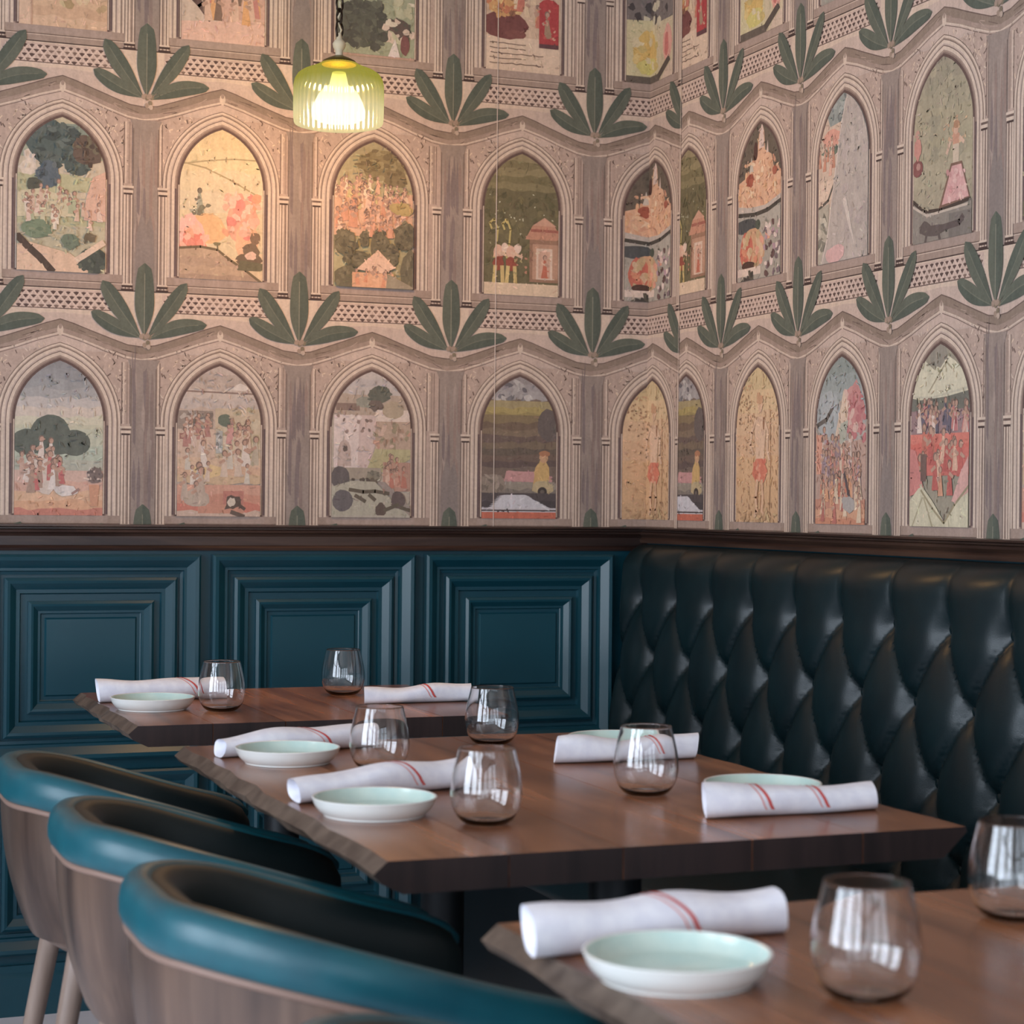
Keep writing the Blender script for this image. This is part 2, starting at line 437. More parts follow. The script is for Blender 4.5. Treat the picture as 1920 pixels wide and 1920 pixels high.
def stone_arch(seed):
    R = random.Random(seed); P = Print(.0004)
    hw = CW / 2 + .006                       # neighbouring bays lap a little
    # parapet behind the lattice and the pale band above the eave of the row below
    P.rect(-hw, -.56, hw, -.432, S['pale'])
    P.poly([(-hw, -.505), (-.11, -.495), (0, -.488), (.11, -.495), (hw, -.505), (hw, -.57), (-hw, -.57)], srgb(196, 172, 158))
    # lattice
    P.rect(-.135, -.4785, .135, -.437, srgb(196, 170, 156))
    P.d += STEP
    for r in range(4):
        for k in range(-8, 9):
            x = k * .0168 + (.0084 if r % 2 else 0) + R.uniform(-.001, .001); y = -.4430 - r * .0104
            if abs(x) > .128: continue
            a, b = .0066 * R.uniform(.8, 1.1), .0058 * R.uniform(.75, 1.1)
            cc = srgb(96, 78, 73) if R.random() < .65 else srgb(130, 108, 98)
            P.tri((x - a, y + .001), (x, y - b), (x + a, y + .001), cc); P.tri((x - a, y + .001), (x + a, y + .001), (x, y + b * .45), cc)
    for r in range(4):
        y = -.4440 - r * .0104
        for k in range(-8, 9):
            x = k * .0168 + (.0084 if r % 2 else 0)
            if abs(x) > .128: continue
            P.line([(x - .0076, y + .002), (x - .004, y - .0052), (x, y - .0072), (x + .004, y - .0052), (x + .0076, y + .002)], .0015, srgb(216, 192, 176), not (r == 0 and k == -7))
    P.line([(-.14, -.4795), (.14, -.4795)], .0022, S['dark'])
    # sill
    P.rect(-hw, -.4335, hw, -.394, S['mid'])
    P.rect(-.108, -.414, .108, -.3965, srgb(168, 146, 134))
    P.line([(-hw, -.4165), (hw, -.4165)], .002, S['dark']); P.line([(-hw, -.4185), (hw, -.4185)], .0016, S['light']); P.line([(-hw, -.433), (hw, -.433)], .0025, S['deep'])
    # wall field of the bay
    P.rect(-hw, -.398, hw, -.03, S['base'])
    # eave
    top = [(-hw, -.016), (-.150, -.012), (-.115, .000), (-.07, .016), (-.03, .031), (0, .040), (.03, .031), (.07, .016), (.115, .000), (.150, -.012), (hw, -.016)]
    bot = [(-hw, -.046), (-.145, -.039), (-.10, -.024), (-.05, -.005), (0, .010), (.05, -.005), (.10, -.024), (.145, -.039), (hw, -.046)]
    P.poly(bot[::-1] + top, S['eave'])
    P.poly(bot[::-1] + [(x, (y0 + .012)) for x, y0 in bot], srgb(162, 140, 127))
    for k in range(26):
        x = R.uniform(-.16, .16); y = .036 - abs(x) * .34 - R.uniform(.004, .026)
        P.line([(x, y), (x + R.uniform(.012, .03) * (1 if x < 0 else -1) * -1, y - R.uniform(.004, .012))], .0014, R.choice([S['dark'], S['mid'], srgb(176, 152, 138)]), k > 0)
    P.line(top, .0022, S['dark']); P.line(bot, .003, S['light']); P.line([(x, y - .0045) for x, y in bot], .0014, S['dark'])
    # finial on the peak
    P.ell(0, .016, .007, .013, S['light'], 10); P.ell(0, .024, .004, .006, S['mid'], 8)
    # spandrel scribbles
    P.d += STEP
    for k in range(330):
        x = R.uniform(-.150, .150); y = R.uniform(-.175, -.012)
        if y > .002 - abs(x) * .30: continue
        P.line([(x, y), (x + R.uniform(-.007, .007), y + R.uniform(-.009, .009))], R.uniform(.0013, .0030), R.choice([S['light'], S['dark'], S['mid'], srgb(214, 188, 164)]), True)
    # vertical tracery strips beside the column
    for sgn in (-1, 1):
        for q, cc, wd in ((.138, S['dark'], .0018), (.142, S['light'], .003), (.150, S['mid'], .005), (.156, S['dark'], .0014)):
            P.line([(sgn * q, -.19), (sgn * q, -.052)], wd, cc)
    # mouldings of the arch, from outside in
    for o, cc in ((.040, S['dark']), (.0385, S['light']), (.034, S['mid']), (.0315, S['dark']), (.0300, S['light']), (.0235, srgb(186, 164, 152)), (.0205, S['dark']), (.0188, S['light']),
                  (.0120, S['mid']), (.0085, srgb(138, 116, 106)), (.0055, srgb(104, 84, 78))):
        P.poly(arch_pts(o), cc)
    # jamb shading lines printed along both sides
    for sgn in (-1, 1):
        P.line([(sgn * (HW + .009), BOT + .004), (sgn * (HW + .009), SPR - .01)], .005, srgb(108, 90, 88))
        P.line([(sgn * (HW + .0022), BOT + .004), (sgn * (HW + .0022), SPR)], .0024, S['light'])
    return P.t

def stone_column(seed, wash):
    R = random.Random(seed); P = Print(.0014)
    P.rect(-.050, -.432, .050, -.196, S['base'])
    P.poly([(-.030, -.432), (.030, -.432), (.030, -.06), (.036, -.045), (-.036, -.045), (-.030, -.06)], S['pill'])
    for q, cc, wd in ((.047, S['light'], .004), (.0435, S['dark'], .0016), (.0405, S['light'], .0035), (.037, S['mid'], .003), (.0345, S['dark'], .0016), (.0315, S['light'], .003), (.028, S['dark'], .0015)):
        for sgn in (-1, 1): P.line([(sgn * q, -.43), (sgn * q, -.204 if q > .03 else -.065)], wd, cc)
    # watercolour streaks down the shaft
    for k in range(16):
        x = R.uniform(-.024, .024); y0 = R.uniform(-.42, -.12); l = R.uniform(.05, .2)
        cc = R.choice([(140, 121, 113), (164, 145, 134), (132, 116, 112), (150, 128, 118)])
        P.poly([(x - .003, y0), (x + .003, y0 - .01), (x + .004, y0 + l * .6), (x, min(y0 + l, -.07)), (x - .004, y0 + l * .5)], srgb(cc))
    if wash:
        P.poly([(-.022, -.43), (.022, -.43), (.020, -.30), (.012, -.26), (.002, -.285), (-.008, -.25), (-.021, -.31)], srgb(140, 126, 119))
    for sgn in (-1, 1):                       # capitals and bases
        x = sgn * .0395
        P.rect(x - .0125, -.201, x + .0125, -.196, S['light']); P.rect(x - .0095, -.2055, x + .0095, -.201, S['dark'])
        P.rect(x - .0115, -.212, x + .0115, -.2055, S['light']); P.rect(x - .0095, -.216, x + .0095, -.212, S['deep'])
        P.rect(x - .0115, -.4205, x + .0115, -.4165, S['light']); P.rect(x - .0125, -.4255, x + .0125, -.4205, S['deep']); P.rect(x - .014, -.4335, x + .014, -.4285, S['deep'])
    return P.t

def leaf(P, x0, y0, x1, y1, wd, col, col2, rib, bend=0.0, sharp=1.0, wide_at=.55):
    dx, dy = x1 - x0, y1 - y0; l = math.hypot(dx, dy); ux, uy = dx / l, dy / l; nx, ny = -uy, ux
    N = 14; L_, R_, Mid = [], [], []
    for k in range(N + 1):
        t = k / N
        a = t / wide_at if t < wide_at else (1 - t) / (1 - wide_at)
        ww = wd / 2 * (sin(min(a, 1) * pi / 2) ** (1.0 if t < wide_at else .55 * sharp)) + .0012
        off = bend * sin(t * pi)
        cx, cy = x0 + dx * t + nx * off, y0 + dy * t + ny * off
        L_.append((cx + nx * ww, cy + ny * ww)); R_.append((cx - nx * ww, cy - ny * ww)); Mid.append((cx, cy))
    P.poly(R_ + L_[::-1], col)
    P.poly(R_ + Mid[::-1], col2)
    P.line(Mid[:-2], .0022, rib)

def palm(seed):
    R = random.Random(seed); P = Print(.0020)
    c1, c2, rib = srgb(102, 104, 92), srgb(92, 96, 86), srgb(116, 116, 102)
    leaf(P, -.012, .006, -.119, .060, .032, c2, c1, rib, .004, .8, .58)
    leaf(P, .012, .003, .143, .040, .033, c1, c2, rib, .010, .8, .5)
    leaf(P, -.009, .008, -.095, .130, .036, c1, c2, rib, .003, .75, .62)
    leaf(P, .009, .008, .096, .133, .033, c2, c1, rib, -.002, .8, .6)
    leaf(P, 0, .010, 0, .174, .042, c1, c2, srgb(134, 130, 114), 0, .5, .45)
    for k in range(10):
        P.ell(R.uniform(-.012, .012), R.uniform(-.016, .016), .005, .006, R.choice([srgb(186, 164, 148), srgb(160, 138, 122), srgb(132, 118, 100)]), 7)
    return P.t

# ---- the small pictures inside the arches: s in -1..1, t in 0..1
class Pic(Print):
    def __init__(self, seed, bgc):
        super().__init__(.0012); self.R = random.Random(seed)
        self.r(-1.1, -.05, 1.1, 1.1, bgc)
    def m(self, s, t): return (s * HW, BOT + t * (APX - BOT))
    def c(self, col): return ink(col)
    def r(self, s0, t0, s1, t1, col): self.poly([self.m(s0, t0), self.m(s1, t0), self.m(s1, t1), self.m(s0, t1)], ink(col))
    def p(self, pts, col): self.poly([self.m(*q) for q in pts], ink(col))
    def e(self, s, t, rs, rt, col, jit=.0, n=14, rot=0): x, y = self.m(s, t); self.ell(x, y, rs * HW, rt * (APX - BOT), ink(col), n, jit, self.R, rot)
    def l(self, pts, wd, col): self.line([self.m(*q) for q in pts], wd * HW, ink(col))
    def bands(self, t0, t1, cols):
        n = len(cols)
        for i, c in enumerate(cols):
            a = t0 + (t1 - t0) * i / n; b = t0 + (t1 - t0) * (i + 1) / n + .01
            w_ = [(-1.1 + .22 * k, a + self.R.uniform(-.012, .012)) for k in range(11)]
            self.p(w_ + [(1.1, b), (-1.1, b)], c)
    def bush(self, s, t, rs, rt, cols, n=14):
        self.e(s, t, rs, rt, cols[0], .12, 16)
        for _ in range(int(n * 2.2)):
            q = self.R.uniform(0, 2 * pi); k = sqrt(self.R.random()) * 1.02
            self.e(s + rs * k * cos(q), t + rt * k * sin(q), rs * self.R.uniform(.10, .24), rt * self.R.uniform(.10, .24), self.R.choice(cols), .25, 8)
    def fig(self, s, t, h, robe, skin=(188, 140, 116), hair=(124, 94, 82)):
        w_ = h * 1.05; j = self.R.uniform(-.04, .04)
        self.p([(s - w_ * .5, t), (s + w_ * .5, t), (s + w_ * .28 + j, t + h * .55), (s + w_ * .16 + j, t + h * .75), (s - w_ * .2 + j, t + h * .75), (s - w_ * .3 + j, t + h * .45)], robe)
        self.l([(s + j, t + h * .6), (s + j + w_ * self.R.choice([-.55, .55]), t + h * .5)], .05 + h * .12, skin)
        self.e(s + j, t + h * .86, h * .36, h * .12, hair, 0, 8); self.e(s + j + .01, t + h * .84, h * .26, h * .095, skin, 0, 8)
    def crowd(self, n, s0, s1, t0, t1, h, robes, **k):
        pos = sorted([(self.R.uniform(t0, t1), self.R.uniform(s0, s1)) for _ in range(n)], reverse=True)
        for t, s in pos: self.fig(s, t, h * self.R.uniform(.8, 1.2), self.R.choice(robes), **k)
    def dab(self, n, s0, s1, t0, t1, a, b, cols):
        for _ in range(n): self.e(self.R.uniform(s0, s1), self.R.uniform(t0, t1), self.R.uniform(.5, 1) * a, self.R.uniform(.5, 1) * b, self.R.choice(cols), .3, 7, self.R.uniform(0, 3))
    def done(self):
        # loose brush marks: each picks up the paint below it, a touch lighter or darker, and drags it
        base = list(self.t); self.d += STEP; top = self.d
        for _ in range(230):
            x, y = self.m(self.R.uniform(-1, 1), self.R.uniform(0, 1)); col = None
            for (a, b, c), cc, d in reversed(base):
                if max(a[0], b[0], c[0]) < x or min(a[0], b[0], c[0]) > x or max(a[1], b[1], c[1]) < y or min(a[1], b[1], c[1]) > y: continue
                s1 = (b[0] - a[0]) * (y - a[1]) - (b[1] - a[1]) * (x - a[0]); s2 = (c[0] - b[0]) * (y - b[1]) - (c[1] - b[1]) * (x - b[0]); s3 = (a[0] - c[0]) * (y - c[1]) - (a[1] - c[1]) * (x - c[0])
                if (s1 >= 0 and s2 >= 0 and s3 >= 0) or (s1 <= 0 and s2 <= 0 and s3 <= 0): col = cc; break
            if col is None: continue
            k = self.R.choice([.80, .86, .92, 1.08, 1.15, 1.24]); j = [self.R.uniform(.94, 1.06) for _ in range(3)]
            q = (min(col[0] * k * j[0], .9), min(col[1] * k * j[1], .9), min(col[2] * k * j[2], .9), 1)
            an = self.R.uniform(-.6, .6) + self.R.choice([0, 1.57]); l = self.R.uniform(.004, .013)
            self.d = top
            self.line([(x - cos(an) * l / 2, y - sin(an) * l / 2), (x + cos(an) * l / 2, y + sin(an) * l / 2)], self.R.uniform(.0016, .0036), q, True)
        return clip_convex(self.t, arch_pts(0))

G = {}
def pic(f): G[f.__name__] = f; return f
@pic
def M1():
    a = Pic(11, (186, 174, 140)); a.bands(.30, .95, [(176, 172, 128), (204, 184, 152), (182, 178, 132), (196, 178, 150), (150, 158, 132), (120, 136, 122)])
    a.e(-.75, .66, .22, .05, (220, 200, 178), .2); a.e(-.7, .74, .16, .05, (216, 196, 176), .2)
    a.bush(-.15, .82, .62, .14, [(66, 84, 82), (52, 66, 66), (84, 100, 96), (74, 88, 84)], 30); a.bush(.35, .70, .28, .07, [(62, 78, 76), (84, 98, 86), (52, 64, 64)], 14)
    a.bush(.6, .80, .36, .10, [(86, 70, 60), (64, 52, 46), (96, 90, 70)], 16); a.bush(-.32, .62, .24, .09, [(74, 90, 102), (60, 76, 86), (88, 100, 104)], 12); a.e(-.62, .55, .18, .05, (70, 74, 62), .1)
    a.p([(-1.1, .50), (-.5, .53), (.1, .49), (.3, .36), (-1.1, .34)], (206, 190, 150)); a.p([(.5, .34), (1.1, .34), (1.1, .68), (.7, .62), (.55, .48)], (218, 168, 142))
    a.crowd(26, -.8, .95, .26, .46, .12, [(226, 206, 180), (200, 190, 150), (214, 176, 150), (168, 172, 132), (226, 190, 168)])
    a.bush(-.55, .27, .34, .06, [(110, 130, 98), (92, 114, 86), (128, 140, 106)], 10); a.bush(.2, .2, .2, .05, [(98, 116, 94), (84, 100, 84)], 8)
    a.p([(-1.1, .0), (-1.1, .16), (-.7, .18), (.2, .12), (.75, .0)], (224, 180, 146)); a.l([(-1, .22), (-.75, .15), (-.5, .09), (-.2, .0)], .16, (66, 52, 44))
    a.bush(.72, .08, .34, .08, [(58, 68, 62), (76, 86, 74), (46, 54, 50)], 14); a.l([(.35, .08), (.95, .20)], .14, (226, 190, 160)); a.e(.65, .23, .14, .03, (98, 84, 62), .2)
    return a.done()
@pic
def M2():
    a = Pic(12, (222, 194, 148)); a.bands(.45, 1.0, [(218, 196, 158), (222, 198, 154), (224, 198, 146), (224, 194, 140)])
    a.l([(-.9, .76), (-.3, .79), (.3, .81), (.9, .81)], .035, (168, 148, 104)); a.l([(-.9, .765), (-.4, .74), (.2, .67), (.9, .57)], .035, (168, 146, 100))
    a.e(-.35, .33, .5, .10, (240, 178, 118), .1); a.e(-.75, .31, .32, .12, (244, 180, 164), .15); a.e(-.65, .25, .3, .07, (240, 118, 96), .2); a.dab(16, -.95, -.4, .21, .37, .14, .03, [(244, 132, 110), (250, 178, 150), (240, 156, 120)])
    a.e(.5, .40, .38, .14, (242, 158, 128), .15); a.e(.45, .5, .16, .1, (240, 144, 122), .2); a.e(.62, .28, .3, .12, (236, 172, 128), .15); a.dab(26, .1, .9, .28, .56, .14, .035, [(240, 126, 112), (246, 168, 140), (238, 150, 110), (248, 186, 160)])
    a.fig(-.5, .44, .17, (150, 152, 130), (110, 100, 84), (92, 78, 66)); a.dab(8, -.68, -.32, .43, .50, .09, .02, [(110, 104, 84), (164, 160, 140)])
    a.p([(-1.1, -.02), (-1.1, .20), (-.5, .215), (-.1, .20), (.25, .13), (.95, .0)], (182, 148, 118)); a.bands(-.02, .14, [(168, 134, 110), (186, 150, 120), (176, 142, 116)]); a.p([(-.2, .2), (.3, .15), (1.1, .2), (1.1, -.02), (.95, .0), (.25, .13)], (220, 184, 140))
    a.l([(-1, .2), (-.5, .215), (-.1, .2), (.25, .13), (.6, .07), (1, -.01)], .06, (104, 84, 58))
    a.e(.68, .14, .32, .05, (104, 82, 62), .12); a.e(.72, .2, .2, .06, (112, 88, 66), .12); a.e(.82, .29, .13, .04, (122, 92, 68), .12); a.e(.72, .17, .14, .03, (226, 176, 152), .2); a.p([(.4, .07), (1.1, .07), (1.1, .12), (.45, .14)], (96, 88, 62)); a.e(-.1, .24, .09, .012, (120, 108, 70), .2); a.l([(-.1, .24), (-.08, .2)], .03, (110, 96, 66))
    return a.done()
@pic
def M3():
    a = Pic(13, (172, 158, 112)); a.bands(.7, 1., [(178, 160, 116), (166, 152, 106), (160, 146, 104)])
    a.bush(.25, .84, .62, .10, [(128, 112, 72), (106, 90, 58), (150, 134, 90)], 40); a.bush(.55, .76, .3, .06, [(124, 106, 70), (104, 88, 56)], 14)
    a.p([(-1.1, .35), (1.1, .35), (1.1, .66), (.3, .62), (-1.1, .70)], (224, 168, 132)); a.crowd(30, -.95, .95, .52, .66, .11, [(230, 190, 152), (226, 168, 132), (208, 180, 116), (236, 206, 170)])
    a.crowd(46, -.95, .9, .34, .54, .13, [(230, 160, 126), (222, 146, 112), (236, 178, 146), (214, 138, 104), (238, 190, 160)]); a.e(.68, .55, .3, .05, (182, 152, 86), .2)
    for s, t, rs, rt in ((-.72, .30, .3, .09), (.15, .29, .24, .1), (.35, .22, .28, .09), (.8, .36, .3, .1), (-.4, .19, .36, .06), (.9, .12, .22, .14), (-.7, .06, .3, .08), (-.25, .33, .12, .06)):
        a.bush(s, t, rs, rt, [(98, 90, 66), (80, 74, 56), (116, 106, 78)], 12)
    a.p([(-.45, .12), (.1, .26), (.55, .14), (.2, .1)], (228, 180, 150)); a.r(-.55, -.02, .5, .10, (228, 160, 118)); a.crowd(10, -.5, .4, .0, .05, .1, [(226, 140, 100), (236, 170, 128), (216, 170, 100)]); a.p([(.35, .1), (1.1, .0), (1.1, -.03), (.3, -.02)], (150, 134, 108))
    return a.done()
@pic
def M4():
    a = Pic(14, (96, 88, 56)); a.bands(.74, 1., [(124, 112, 72), (110, 100, 62), (134, 120, 78), (116, 104, 66), (140, 124, 84)])
    a.dab(50, -.95, .95, .2, .72, .12, .03, [(86, 82, 50), (108, 98, 60), (78, 74, 46)]); a.dab(26, -.9, .9, .3, .72, .025, .008, [(200, 196, 160), (176, 172, 130)])
    a.p([(.1, .40), (.95, .40), (1.1, .42), (.9, .50), (.62, .56), (.3, .50)], (196, 128, 98)); a.r(.25, .455, 1.1, .475, (160, 82, 66)); a.p([(.3, .5), (.62, .56), (.95, .5)], (206, 146, 116)); a.r(.22, .1, 1.1, .40, (150, 104, 78)); a.r(.30, .12, 1.0, .37, (186, 134, 104)); a.r(.40, .12, .84, .34, (220, 186, 160)); a.r(.46, .13, .78, .32, (214, 160, 132)); a.fig(.62, .13, .17, (196, 92, 66))
    for s in (-.62, -.28):
        pts = [(s - .12, .26), (s - .05, .36), (s - .02, .46), (s - .12, .53), (s - .24, .50), (s - .18, .46)]
        a.l(pts, .05, (196, 172, 92))
        a.e(s, .30, .13, .05, (226, 170, 140), .1); a.e(s + .18, .33, .1, .035, (232, 196, 172), .1); a.e(s, .22, .15, .05, (150, 60, 44), .1); a.l([(s - .08, .2), (s - .12, .07), (s + .02, .05)], .1, (214, 182, 104)); a.l([(s + .1, .2), (s + .12, .08), (s + .24, .06)], .1, (206, 172, 98)); a.l([(s, .3), (s + .3, .27)], .07, (222, 178, 146))
    a.dab(12, -.2, .2, .1, .3, .05, .012, [(190, 120, 90), (170, 150, 90)]); a.r(-1.1, -.02, 1.1, .085, (224, 190, 154))
    return a.done()
@pic
def M5():
    a = Pic(15, (92, 80, 66)); a.p([(-1.1, .44), (1.1, .44), (1.1, .66), (.7, .66), (.55, .78), (.25, .82), (.18, .95), (-.02, .97), (-.14, .82), (-.4, .76), (-.55, .68), (-1.1, .64)], (226, 168, 128))
    a.p([(-.06, .84), (.2, .84), (.16, .96), (.08, 1.), (0, .95)], (226, 194, 178)); a.p([(-.5, .7), (-.3, .7), (-.4, .80)], (200, 188, 170)); a.e(-.2, .83, .1, .06, (70, 40, 34)); a.p([(.3, .8), (.4, .8), (.36, .88)], (214, 184, 168))
    a.dab(70, -.95, .95, .48, .78, .13, .018, [(236, 186, 140), (222, 156, 112), (240, 202, 160), (214, 148, 112), (232, 170, 120)]); a.e(-.45, .65, .18, .045, (170, 74, 52), .15); a.e(.72, .67, .11, .03, (168, 80, 58), .15)
    a.p([(-1.1, .5), (-.4, .47), (.3, .465), (1.1, .52), (1.1, .43), (.2, .40), (-1.1, .42)], (190, 174, 160)); a.l([(-1, .44), (-.2, .42), (.4, .43), (1, .47)], .09, (58, 54, 48))
    a.r(-1.1, -.02, 1.1, .41, (164, 154, 138)); a.p([(-1.1, .42), (-.3, .41), (1.1, .46), (1.1, .36), (-1.1, .36)], (168, 160, 146)); a.l([(-1, .435), (-.2, .415), (.4, .425), (1, .465)], .07, (58, 54, 48)); a.e(-.65, .355, .6, .05, (62, 66, 68), .06); a.e(-.05, .35, .12, .035, (62, 72, 60), .05)
    a.e(-.3, .20, .58, .13, (206, 150, 106), .1); a.e(-.6, .2, .3, .11, (204, 92, 70), .12); a.dab(30, -.8, .5, .1, .3, .16, .03, [(222, 130, 92), (196, 160, 110), (214, 172, 130), (230, 150, 120)]); a.e(-.48, .095, .3, .03, (66, 40, 32), .1); a.r(-1.1, .03, .1, .08, (224, 196, 176))
    a.dab(40, .3, 1, .02, .35, .09, .03, [(214, 180, 168), (92, 62, 60), (178, 138, 150), (116, 96, 100), (226, 200, 186)]); a.dab(12, -.9, -.2, -.02, .05, .14, .03, [(50, 46, 42), (74, 68, 56)])
    return a.done()
@pic
def M8():
    a = Pic(18, (180, 166, 152)); a.dab(60, -.2, 1, .0, 1, .2, .05, [(184, 168, 156), (174, 160, 150), (188, 174, 160)])
    a.p([(-1.1, 1.05), (-1.1, -.03), (-.86, -.03), (-.62, .15), (-.35, .5), (-.1, .8), (.2, 1.05)], (210, 178, 152)); a.p([(-.9, 1.02), (-.55, .82), (.02, .84), (.3, 1.05)], (138, 146, 140)); a.dab(14, -.5, .15, .86, .98, .12, .02, [(104, 112, 110), (160, 166, 158)])
    a.e(-.45, .75, .35, .06, (226, 150, 126), .2); a.e(-.45, .67, .4, .03, (96, 112, 92), .2); a.crowd(9, -.95, -.35, .52, .64, .13, [(226, 166, 140), (206, 130, 100), (224, 196, 170)]); a.r(-1.1, .38, -.3, .5, (226, 192, 164)); a.l([(-1, .34), (-.6, .38), (-.35, .48)], .06, (80, 74, 64))
    a.p([(-1.1, -.03), (-1.1, .33), (-.55, .36), (-.62, .15), (-.86, -.03)], (176, 164, 142)); a.dab(14, -1, -.7, .0, .3, .1, .05, [(100, 96, 82), (120, 116, 100), (196, 184, 160)])
    a.p([(-1, -.03), (-.62, .15), (-.35, .5), (-.1, .8), (.2, 1.05), (1.1, 1.05), (1.1, -.03)], (182, 166, 154)); a.l([(-.88, -.02), (-.62, .15), (-.35, .5), (-.08, .82), (.1, .96)], .035, (212, 192, 178)); a.dab(50, .0, 1, .05, .95, .16, .04, [(176, 160, 150), (188, 172, 160), (182, 164, 156)])
    a.p([(.0, .36), (.12, .38), (.3, .25), (.55, .05), (.25, .2)], (208, 190, 176)); a.e(-.25, .05, .36, .06, (220, 166, 160), .2)
    return a.done()
@pic
def M9():
    a = Pic(19, (164, 150, 120)); a.bands(.3, 1., [(170, 156, 124), (162, 150, 116), (166, 152, 118), (158, 146, 116), (152, 140, 114)]); a.dab(40, -.9, .9, .4, .95, .2, .05, [(160, 148, 116), (168, 154, 122), (150, 140, 112)])
    a.dab(18, .0, .8, .5, .66, .06, .012, [(220, 176, 128), (200, 150, 110)]); a.e(.45, .52, .12, .06, (206, 140, 108), .2); a.e(.46, .58, .08, .03, (214, 160, 128), 0); a.e(.46, .605, .1, .02, (176, 120, 84), .2); a.l([(.3, .53), (.15, .46)], .08, (214, 170, 140)); a.l([(.58, .53), (.72, .5)], .08, (214, 170, 140)); a.r(.36, .38, .56, .5, (206, 180, 150))
    a.p([(-.1, .17), (.95, .19), (.66, .40), (.3, .40)], (120, 82, 66)); a.p([(0, .185), (.9, .20), (.64, .385), (.33, .385)], (220, 156, 150)); a.dab(24, .15, .8, .2, .36, .06, .02, [(230, 176, 166), (206, 136, 132)])
    a.e(-.85, .42, .2, .045, (128, 66, 62), .1); a.e(-.82, .43, .08, .02, (176, 120, 110), .1); a.e(-.85, .53, .12, .06, (204, 128, 112), .2); a.e(-.86, .61, .08, .025, (196, 140, 120), 0)
    a.p([(-1.1, .25), (-.6, .165), (0, .155), (.6, .16), (1.1, .19), (1.1, -.03), (-1.1, -.03)], (132, 122, 110)); a.l([(-1, .24), (-.6, .17), (0, .16), (.95, .185)], .07, (56, 44, 38)); a.l([(-1, .21), (-.5, .145), (.9, .16)], .05, (196, 176, 156)); a.r(.25, -.03, 1.1, .13, (112, 104, 96))
    a.e(-.25, .055, .4, .03, (84, 72, 68), .15); a.e(-.55, .075, .2, .04, (84, 72, 68), .15); a.l([(.0, .06), (.6, .07), (.72, .1)], .13, (80, 68, 66)); a.l([(-.5, .05), (-.55, .0)], .08, (84, 72, 68)); a.l([(-.1, .04), (-.05, .0)], .08, (84, 72, 68))
    return a.done()
@pic
def L1():
    a = Pic(21, (190, 176, 156)); a.bands(.52, 1., [(196, 190, 158), (206, 196, 166), (206, 186, 168), (190, 178, 170), (160, 156, 154), (146, 146, 146), (138, 138, 140), (132, 132, 134)]); a.bands(.27, .55, [(178, 176, 156), (176, 184, 160), (190, 190, 162)])
    a.p([(-1.1, -.02), (-1.1, .26), (1.1, .26), (1.1, -.02)], (222, 166, 130)); a.bands(-.02, .28, [(206, 118, 98), (224, 160, 118), (226, 172, 132), (218, 162, 138), (214, 170, 150)])
    for s, t, rs, rt in ((-.72, .47, .36, .085), (-.2, .52, .46, .13), (.35, .47, .36, .085), (-.2, .45, .7, .06)): a.e(s, t, rs, rt, (84, 92, 82), .02, 22)
    a.crowd(22, -.85, .05, .16, .34, .17, [(224, 204, 190), (212, 182, 168), (196, 152, 132), (222, 196, 180)]); a.e(-.3, .25, .36, .12, (214, 190, 172), .2); a.crowd(10, -.7, .1, .14, .24, .17, [(226, 208, 196), (200, 96, 92), (206, 186, 172), (168, 132, 112)]); a.e(.15, .16, .28, .035, (222, 206, 196), .15); a.l([(.3, .14), (.45, .17)], .06, (160, 120, 110))
    a.p([(.72, .06), (.88, .06), (.92, .2), (.68, .2)], (210, 140, 104)); a.bush(.82, .26, .18, .05, [(116, 98, 92), (92, 78, 76), (206, 176, 160)], 9)
    return a.done()
